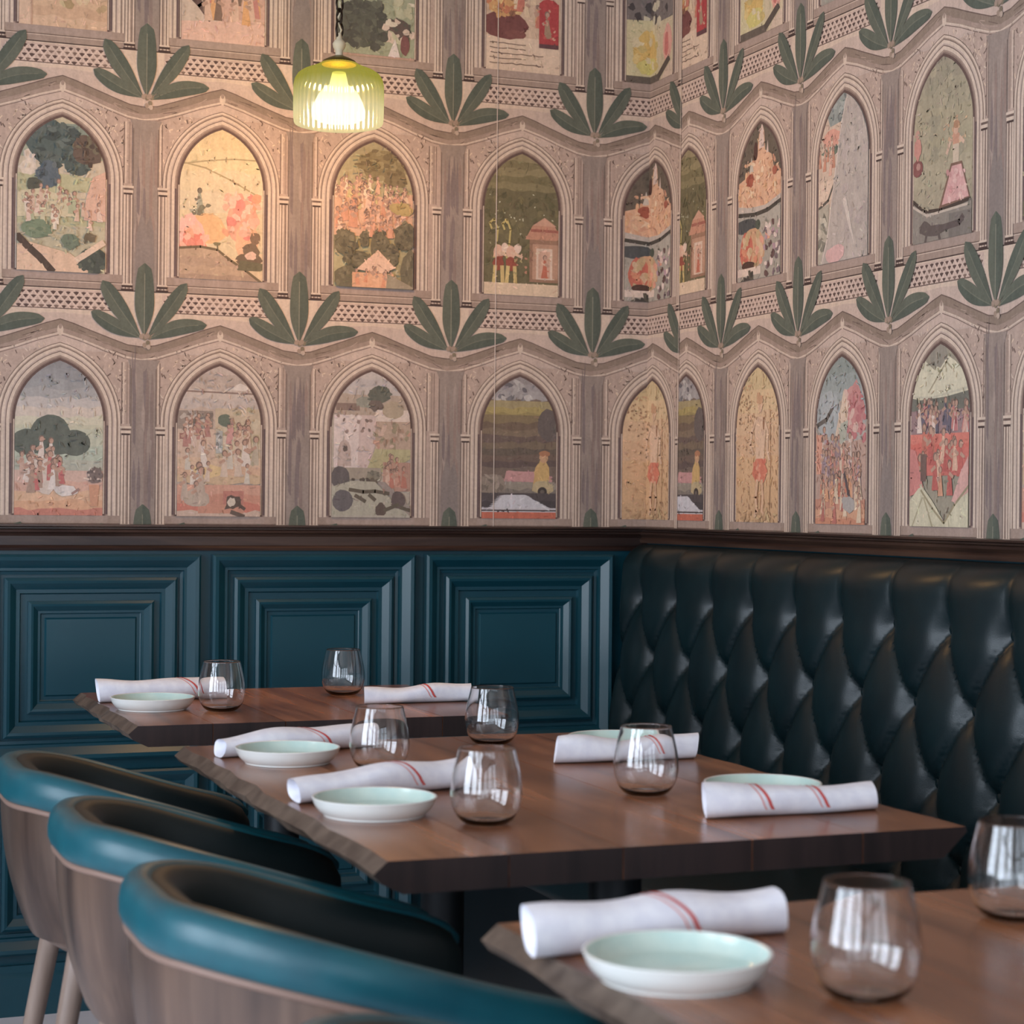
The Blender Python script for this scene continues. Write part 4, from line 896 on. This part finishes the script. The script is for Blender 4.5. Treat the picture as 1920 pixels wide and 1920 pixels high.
# ------------------------------------------------------------------ barrel chairs
def chair_plan(u):
    """outline of the rim in plan: u 0..1 from one arm end round the back to the other; (x, y, along) x=0 at the back"""
    L, hw, r = .40, .205, .165
    segs = [L - r, pi / 2 * r, 2 * (hw - r), pi / 2 * r, L - r]; T = sum(segs); s = u * T
    if s < segs[0]: return (L - s, -hw)
    s -= segs[0]
    if s < segs[1]: a = s / r; return (r - r * sin(a), -hw + r - r * cos(a))
    s -= segs[1]
    if s < segs[2]: return (0.0, -(hw - r) + s)
    s -= segs[2]
    if s < segs[3]: a = s / r; return (r - r * cos(a), hw - r + r * sin(a))
    s -= segs[3]
    return (r + s, hw)
def rim_z(x):
    t = min(max((x - .02) / .38, 0), 1)
    return .732 - .100 * (t * t * (3 - 2 * t) * .45 + t * .55)
def chair_parts():
    NU = 72; parts = []
    us = [k / NU for k in range(NU + 1)]
    P = [chair_plan(u) for u in us]
    nrm = []
    for i in range(NU + 1):
        a, b = P[max(i - 1, 0)], P[min(i + 1, NU)]
        dx, dy = b[0] - a[0], b[1] - a[1]; l = math.hypot(dx, dy); nrm.append((-dy / l, dx / l))   # pointing inwards? fixed below
    nrm = [(nx, ny) if (nx * (.24 - p_[0]) + ny * (0 - p_[1])) < 0 else (-nx, -ny) for (nx, ny), p_ in zip(nrm, P)]   # outwards
    # rolled leather rim: flattened tube, thinner at the arm ends
    V, F = [], []; n = 16
    for i, (p_, q) in enumerate(zip(P, nrm)):
        e = min(us[i], 1 - us[i]) / .06; k = sqrt(max(0, 1 - (1 - min(e, 1)) ** 2)) * .8 + .2
        for j in range(n):
            a = 2 * pi * j / n
            cw, cz = cos(a), sin(a)
            ox = .005 + .019 * math.copysign(abs(cw) ** .8, cw) * k; oz = .026 * math.copysign(abs(cz) ** .8, cz) * k
            lean = -.010 * (oz / .026)
            V.append((p_[0] + q[0] * (ox + lean * .2), p_[1] + q[1] * (ox + lean * .2), rim_z(p_[0]) + oz))
    for i in range(NU):
        for j in range(n): F.append((i * n + j, i * n + (j + 1) % n, (i + 1) * n + (j + 1) % n, (i + 1) * n + j))
    F.append(tuple(range(n))); F.append(tuple(NU * n + j for j in range(n)))
    parts.append(('rim', mesh('rim', V, F, True, 60), 'rim_leather'))
    # bent plywood shell: falls and tapers in from the rim to a narrower foot
    def shell(off_top, off_bot, z_drop, zb, kx, ky, rows=14):
        V, F = [], []
        for i, (p_, q) in enumerate(zip(P, nrm)):
            zt = rim_z(p_[0]) - z_drop
            for j in range(rows + 1):
                t = j / rows
                tp = t ** 2.2
                sx, sy = 1 - (1 - kx) * tp, 1 - (1 - ky) * tp
                o_ = off_top + (off_bot - off_top) * t
                x = .25 + (p_[0] + q[0] * o_ - .25) * sx; y = (p_[1] + q[1] * o_) * sy
                V.append((x, y, zt + (zb - zt) * t))
        n_ = rows + 1
        for i in range(NU):
            for j in range(rows): F.append((i * n_ + j, i * n_ + j + 1, (i + 1) * n_ + j + 1, (i + 1) * n_ + j))
        return V, F, n_
    Vo, Fo, n_ = shell(.014, .014, .024, .512, .86, .82)
    Vi, Fi, _ = shell(.004, .004, .024, .512, .86, .82)
    b = len(Vo); F = Fo + [tuple(b + k for k in f) for f in Fi]
    for i in range(NU):
        F.append((i * n_, (i + 1) * n_, b + (i + 1) * n_, b + i * n_)); k = n_ - 1
        F.append((i * n_ + k, (i + 1) * n_ + k, b + (i + 1) * n_ + k, b + i * n_ + k))
    for i in (0, NU):
        for j in range(n_ - 1): F.append((i * n_ + j, i * n_ + j + 1, b + i * n_ + j + 1, b + i * n_ + j))
    parts.append(('shell', mesh('shell', Vo + Vi, F, True, 40), 'ply'))
    # pale edge of the plywood just below the rim
    pts = [(p_[0] + q[0] * .015, p_[1] + q[1] * .015, rim_z(p_[0]) - .027) for p_, q in zip(P, nrm)]
    parts.append(('shell_edge', tube_me('shell_edge', pts, .0045, 8), 'ply_edge'))
    # inner upholstery
    V, F = [], []; rows = 12
    for i, (p_, q) in enumerate(zip(P, nrm)):
        zt = rim_z(p_[0]); col_ = [(.002, -.020), (-.002, .010), (-.008, .0215), (-.018, .0225), (-.030, .016), (-.038, .002), (-.042, -.02)]
        pr = [(o_, zt + dz, 1.0, 1.0) for o_, dz in col_]
        for j in range(1, rows + 1):
            t = j / rows; tp = t ** 2.2
            pr.append((-.042, zt - .02 + (.530 - zt + .02) * t, 1 - .16 * tp, 1 - .20 * tp))
        e = min(min(us[i], 1 - us[i]) / .07, 1); k = sqrt(max(0, 1 - (1 - e) ** 2))
        for o_, z, sx, sy in pr: V.append((.25 + (p_[0] + q[0] * o_ * (.25 + .75 * k) - .25) * sx, (p_[1] + q[1] * o_ * (.25 + .75 * k)) * sy, zt - .03 + (z - zt + .03) * (.35 + .65 * k) if z > zt - .03 else z))
    n_ = 7 + rows
    for i in range(NU):
        for j in range(n_ - 1): F.append((i * n_ + j, i * n_ + j + 1, (i + 1) * n_ + j + 1, (i + 1) * n_ + j))
    F.append(tuple(range(n_))); F.append(tuple(NU * n_ + k for k in range(n_)))
    parts.append(('inner_cushion', mesh('inner_cushion', V, F, True, 50), 'dark_leather'))
    # seat pad and the ply underside
    V, F = [], []
    ring = [(p_[0], p_[1]) for p_ in P] + [(.43, .10), (.44, 0), (.43, -.10)]
    m_ = len(ring)
    for sc, z in ((.60, .500), (.72, .504), (.78, .520), (.78, .535), (.74, .548), (.55, .556), (.001, .558)):
        for x, y in ring: V.append((.25 + (x - .25) * sc * 1.06, y * sc * 1.08, z))
    for i in range(6):
        for k in range(m_): F.append((i * m_ + k, i * m_ + (k + 1) % m_, (i + 1) * m_ + (k + 1) % m_, (i + 1) * m_ + k))
    parts.append(('seat', mesh('seat', V, F, True, 60), 'dark_leather'))
    V, F = [], []
    for sc, z in ((.001, .484), (.60, .485), (.76, .490), (.855, .506), (.865, .516), (.845, .518)):
        for x, y in ring: V.append((.25 + (x - .25) * sc, y * sc * 1.04, z))
    for i in range(5):
        for k in range(m_): F.append((i * m_ + k, i * m_ + (k + 1) % m_, (i + 1) * m_ + (k + 1) % m_, (i + 1) * m_ + k))
    parts.append(('seat_pan', mesh('seat_pan', V, F, True, 60), 'ply'))
    for sx, sy in ((0, -1), (0, 1), (1, -1), (1, 1)):
        x0, x1 = (.078, -.015) if sx == 0 else (.36, .42)
        parts.append(('leg', tube_me('leg', [(x0, sy * .118, .505), ((x0 + x1) / 2, sy * .138, .25), (x1, sy * .158, .0)], [.0165, .014, .0105], 14), 'leg_wood'))
    return parts
CP = chair_parts()
def chair(x, y, rz, label):
    t = empty('barrel_chair', (x, y, 0), rz); tag(t, label, 'chair', 'barrel chairs along the tables')
    for nme, me, mm_ in CP: link(nme, me, M[mm_], t)
chair(.372, 2.925, radians(0), 'barrel chair with teal rim farthest back, at the left picture edge')
chair(.380, 2.428, radians(0), 'barrel chair with teal rim and ply shell, middle one of the three in a row')
chair(.382, 1.940, radians(0), 'barrel chair with broad teal rim in front, its ply shell facing the viewer')
chair(.372, 1.262, radians(0), 'barrel chair of which only the rim shows at the bottom picture edge')

# ------------------------------------------------------------------ tableware
gprof_o = [(.0, .0), (.020, .0), (.0265, .0012), (.034, .007), (.0405, .018), (.0438, .032), (.0440, .042), (.0425, .056), (.0392, .072), (.0360, .0855), (.0345, .0925)]
gprof_i = [(.0335, .0927), (.0349, .0855), (.0381, .072), (.0414, .056), (.0429, .042), (.0427, .032), (.0393, .0175), (.0325, .0078), (.022, .0042), (.0, .0038)]
def fine(pr, k=3):
    out = []
    for i in range(len(pr) - 1):
        p0, p1, p2, p3 = pr[max(i - 1, 0)], pr[i], pr[i + 1], pr[min(i + 2, len(pr) - 1)]
        for j in range(k):
            t = j / k
            out.append(tuple(.5 * (2 * p1[a] + (p2[a] - p0[a]) * t + (2 * p0[a] - 5 * p1[a] + 4 * p2[a] - p3[a]) * t * t + (3 * p1[a] - p0[a] - 3 * p2[a] + p3[a]) * t ** 3) for a in (0, 1)))
    out.append(pr[-1]); return [(max(r, .0001), z) for r, z in out]
GL = lathe_me('tumbler', fine(gprof_o) + fine(gprof_i), 64, smooth=True, angle=None)
def glass(x, y, label):
    o = link('stemless_glass', GL, M['glass'], None, (x, y, TZ + .0003)); tag(o, label, 'glass', 'stemless wine glasses')
glass(.832, 3.590, 'stemless glass beside the plate on the table nearest the back wall')
glass(1.136, 3.822, 'smallest-looking stemless glass, on the far side of the table nearest the back wall')
glass(.870, 2.737, 'stemless glass beside the farther plate on the middle table')
glass(1.137, 2.975, 'stemless glass at the far edge of the middle table, against the panelling')
glass(1.138, 2.393, 'stemless glass standing alone before the rolled napkin near the banquette on the middle table')
glass(.847, 2.233, 'stemless glass beside the nearer plate on the middle table')
glass(.835, 1.345, 'large blurred stemless glass in the foreground beside the nearest plate')
glass(1.132, 1.560, 'blurred stemless glass cut off by the right picture edge')

PO = [(.0, .0), (.058, .0), (.0625, .0012), (.0690, .006), (.0745, .0130), (.0775, .0205), (.0785, .0228)]
PI = [(.0785, .0232), (.0770, .0238), (.0752, .0230), (.0720, .0150), (.0670, .0095), (.0580, .0075), (.0, .0070)]
PLB = lathe_me('dish', fine(PO, 2) + fine(PI[:3], 2), 64, angle=None); PLI = lathe_me('glaze', [(r, z) for r, z in fine(PI[2:], 2)], 64, angle=None)
def plate(x, y, label):
    e = empty('side_plate', (x, y, TZ + .0003)); tag(e, label, 'plate', 'small side plates')
    link('dish', PLB, M['plate_white'], e); link('glazed_inside', PLI, M['plate_green'], e)
plate(.716, 3.655, 'small white plate with pale green inside on the table nearest the back wall')
plate(.762, 2.850, 'white plate with mint inside, farther of two on the middle table')
plate(.738, 2.340, 'white plate with mint inside, nearer of two on the middle table')
plate(.720, 1.450, 'largest-looking white plate with turquoise inside, in the blurred foreground')
plate(1.298, 2.838, 'white plate mostly hidden behind the farther napkin on the banquette side')
plate(1.268, 2.304, 'white plate whose rim shows behind the two-striped napkin')

def napkin(x, y, ang, L, seed, stripes, label, hgt=.036, wid=.056, left_h=1.0, right_h=1.0, shear=.15):
    R = random.Random(seed)
    ph = [R.uniform(0, 6.3) for _ in range(6)]
    N, n = 44, 28
    def S(u, th, off=0.0):
        """u -1..1 along the roll, th around it"""
        k = 1 + .05 * sin(2.3 * u + ph[0]) + .03 * sin(5.1 * u + ph[1])
        kz = (left_h + (right_h - left_h) * (u + 1) / 2) * (1 + .05 * sin(3.1 * u + ph[2]) + .04 * sin(6.0 * u + ph[3]))
        c_, s_ = cos(th), sin(th)
        rr = 1 + .035 * sin(3 * th + 4 * u + ph[4])
        yy = wid / 2 * k * math.copysign(abs(c_) ** .85, c_) * rr; zz = hgt / 2 * kz * k * (math.copysign(abs(s_) ** .8, s_) * rr + 1)
        zz = max(zz, .0004)
        l = math.hypot(c_, s_)
        return (u * L / 2 + shear * yy + .004 * sin(th + ph[5]) * abs(u) ** 6, yy + off * c_ / l + .004 * sin(2 * u + ph[1]), zz + off * max(s_, 0) / l)
    V, F = [], []
    for i in range(N + 1):
        u = -1 + 2 * i / N
        for j in range(n): V.append(S(u, 2 * pi * j / n))
    for i in range(N):
        for j in range(n): F.append((i * n + j, i * n + (j + 1) % n, (i + 1) * n + (j + 1) % n, (i + 1) * n + j))
    for base, u in ((0, -1), (N * n, 1)):                   # rolled ends: rings stepping inwards
        prev = base
        for q, dpt in ((.80, .004), (.72, .018), (.52, .012), (.45, .022), (.2, .016)):
            b = len(V)
            cx, cy, cz = S(u, 0)[0], 0, hgt * .5
            for j in range(n):
                a = S(u, 2 * pi * j / n); V.append((a[0] - u * dpt, cy + (a[1] - cy) * q, cz + (a[2] - cz) * q))
            for j in range(n): F.append((prev + j, prev + (j + 1) % n, b + (j + 1) % n, b + j))
            prev = b
        F.append(tuple(prev + j for j in range(n)))
    e = empty('rolled_napkin', (x, y, TZ + .0004), ang); tag(e, label, 'napkin', 'rolled napkins')
    body = link('cloth_roll', mesh('cloth_roll', V, F, True, 60), M['napkin'], e)
    for u0, slope, wd, key in stripes:
        V, F = [], []; m_ = 26
        for k in range(m_ + 1):
            th = -.35 + (pi + .7) * k / m_
            uc = u0 + slope * (th - pi / 2)
            for s_ in (-1, 1): V.append(S(uc + s_ * wd / L, th, .0007))
        for k in range(m_): F.append((2 * k, 2 * k + 1, 2 * k + 3, 2 * k + 2))
        link('stripe', mesh('stripe', V, F, True), M[key], body)
two = lambda u, s=.13: [(u, s, .0046, 'stripe'), (u - .075, s, .0022, 'stripe_thin')]
napkin(.768, 3.822, radians(8), .262, 1, two(.30), 'rolled white napkin behind the plate on the table nearest the back wall', .040, .058, 1.1, .95)
napkin(1.236, 3.640, radians(-1), .222, 2, two(.10), 'napkin roll at the banquette end of the table nearest the back wall', .033, .052, 1, 1, .45)
napkin(.812, 2.975, radians(17), .275, 3, two(.10), 'rolled napkin rising at one end behind the farther plate of the middle table', .034, .058, .90, 1.12)
napkin(.800, 2.502, radians(14), .275, 4, two(.15), 'rolled napkin behind the nearer plate of the middle table', .037, .058, .82, 1.15)
napkin(1.264, 2.725, radians(-2), .232, 5, two(.32), 'rolled napkin seen through the glass on the banquette side of the middle table', .037, .054, 1, 1, .4)
napkin(1.246, 2.190, radians(-1), .245, 6, two(-.42, .10) + two(.24, .10), 'two-striped rolled napkin at the right front corner of the middle table', .038, .056, 1.08, .85, .5)
napkin(.762, 1.577, radians(4), .258, 7, two(.02), 'blurred rolled napkin behind the nearest plate in the foreground', .040, .058, 1.0, 1.0)

# ------------------------------------------------------------------ pendant lamp
LX, LY, LZ = 1.149, 3.940, 1.929
lamp = empty('pendant_lamp', (LX, LY, LZ)); tag(lamp, 'glowing yellow-green fluted glass pendant lamp hanging on a chain before the wallpaper', 'lamp')
sm = bpy.data.materials.new('fluted_glass'); sm.use_nodes = True
nt = sm.node_tree; N_ = nt.nodes; L_ = nt.links; N_.remove(N_['Principled BSDF']); out = N_['Material Output']
tr = N_.new('ShaderNodeBsdfTransparent'); em = N_.new('ShaderNodeEmission'); gs = N_.new('ShaderNodeBsdfGlossy'); gs.inputs['Roughness'].default_value = .12
tc = N_.new('ShaderNodeTexCoord'); sx = N_.new('ShaderNodeSeparateXYZ'); L_.new(tc.outputs['Object'], sx.inputs[0])
rp_ = N_.new('ShaderNodeMapRange'); rp_.inputs[1].default_value = .030; rp_.inputs[2].default_value = .092; L_.new(sx.outputs['Z'], rp_.inputs[0])
cm = N_.new('ShaderNodeMix'); cm.data_type = 'RGBA'; cm.inputs[6].default_value = srgb(250, 240, 190); cm.inputs[7].default_value = srgb(186, 182, 74); L_.new(rp_.outputs[0], cm.inputs[0])
L_.new(cm.outputs[2], tr.inputs[0]); L_.new(cm.outputs[2], em.inputs[0]); em.inputs[1].default_value = .95        # lit glass
m1 = N_.new('ShaderNodeMixShader'); m1.inputs[0].default_value = .55; L_.new(tr.outputs[0], m1.inputs[1]); L_.new(em.outputs[0], m1.inputs[2])
m2 = N_.new('ShaderNodeMixShader'); m2.inputs[0].default_value = .10; L_.new(m1.outputs[0], m2.inputs[1]); L_.new(gs.outputs[0], m2.inputs[2]); L_.new(m2.outputs[0], out.inputs[0])
flute = lambda t, i: 1 + (.030 * abs(sin(t * 22)) ** .7 if i > 2 else 0)
sp = [(.0001, -.006), (.050, -.005), (.080, -.001), (.0885, .002), (.0905, .006), (.0915, .014), (.0920, .040), (.0920, .066), (.0915, .082), (.0890, .095), (.0830, .105), (.0730, .112), (.0580, .118), (.0450, .124), (.0340, .131)]
link('shade', lathe_me('shade', sp, 176, rib=flute, angle=None), sm, lamp)
bm_ = bpy.data.materials.new('bulb_glow'); bm_.use_nodes = True
bn_ = bm_.node_tree.nodes; bl_ = bm_.node_tree.links; bn_.remove(bn_['Principled BSDF'])
be = bn_.new('ShaderNodeEmission'); be.inputs[0].default_value = (1.0, .92, .82, 1); be.inputs[1].default_value = 5.0
bt = bn_.new('ShaderNodeBsdfTransparent'); bx_ = bn_.new('ShaderNodeMixShader'); bx_.inputs[0].default_value = .5      # frosted bulb
bl_.new(bt.outputs[0], bx_.inputs[1]); bl_.new(be.outputs[0], bx_.inputs[2]); bl_.new(bx_.outputs[0], bn_['Material Output'].inputs[0])
link('bulb', lathe_me('bulb', [(.0001, .006), (.040, .008), (.056, .016), (.056, .030), (.050, .048), (.042, .064), (.032, .076), (.020, .084), (.014, .110)], 32, angle=None), bm_, lamp)
link('cap', lathe_me('cap', [(.0001, .146), (.010, .145), (.022, .140), (.034, .134), (.038, .129), (.036, .126), (.0001, .126)], 32), M['brass'], lamp)
link('finial', lathe_me('finial', [(.008, .144), (.008, .156), (.0125, .162), (.014, .170), (.0105, .176), (.006, .180), (.004, .192), (.0001, .194)], 20), M['cord'], lamp)
lk = tube_me('chain_link', [(.0080 * cos(2 * pi * k / 16), 0, .0165 * sin(2 * pi * k / 16)) for k in range(16)], .0026, 6, True)
zc = .200; k = 0
while LZ + zc < ZC - .03:
    link('chain_link', lk, M['chain'], lamp, (0, 0, zc), radians(20 + 90 * (k % 2))); zc += .0270; k += 1
pts = [(.004 * sin(q * 1.9), .004 * cos(q * 1.9), .185 + (ZC - .02 - LZ - .185) * q / 60) for q in range(61)]
link('cord', tube_me('cord', pts, .0022, 8), M['cord'], lamp)
link('ceiling_rose', lathe_me('ceiling_rose', [(.0001, ZC - LZ - .03), (.03, ZC - LZ - .028), (.055, ZC - LZ - .012), (.06, ZC - LZ)], 28), M['brass'], lamp)
pl = bpy.data.lights.new('lamp_light', 'POINT'); pl.energy = 50.0; pl.color = (1.0, .60, .36); pl.shadow_soft_size = .03
po = bpy.data.objects.new('lamp_light', pl); C.objects.link(po); po.parent = lamp; po.location = (0, 0, .035)
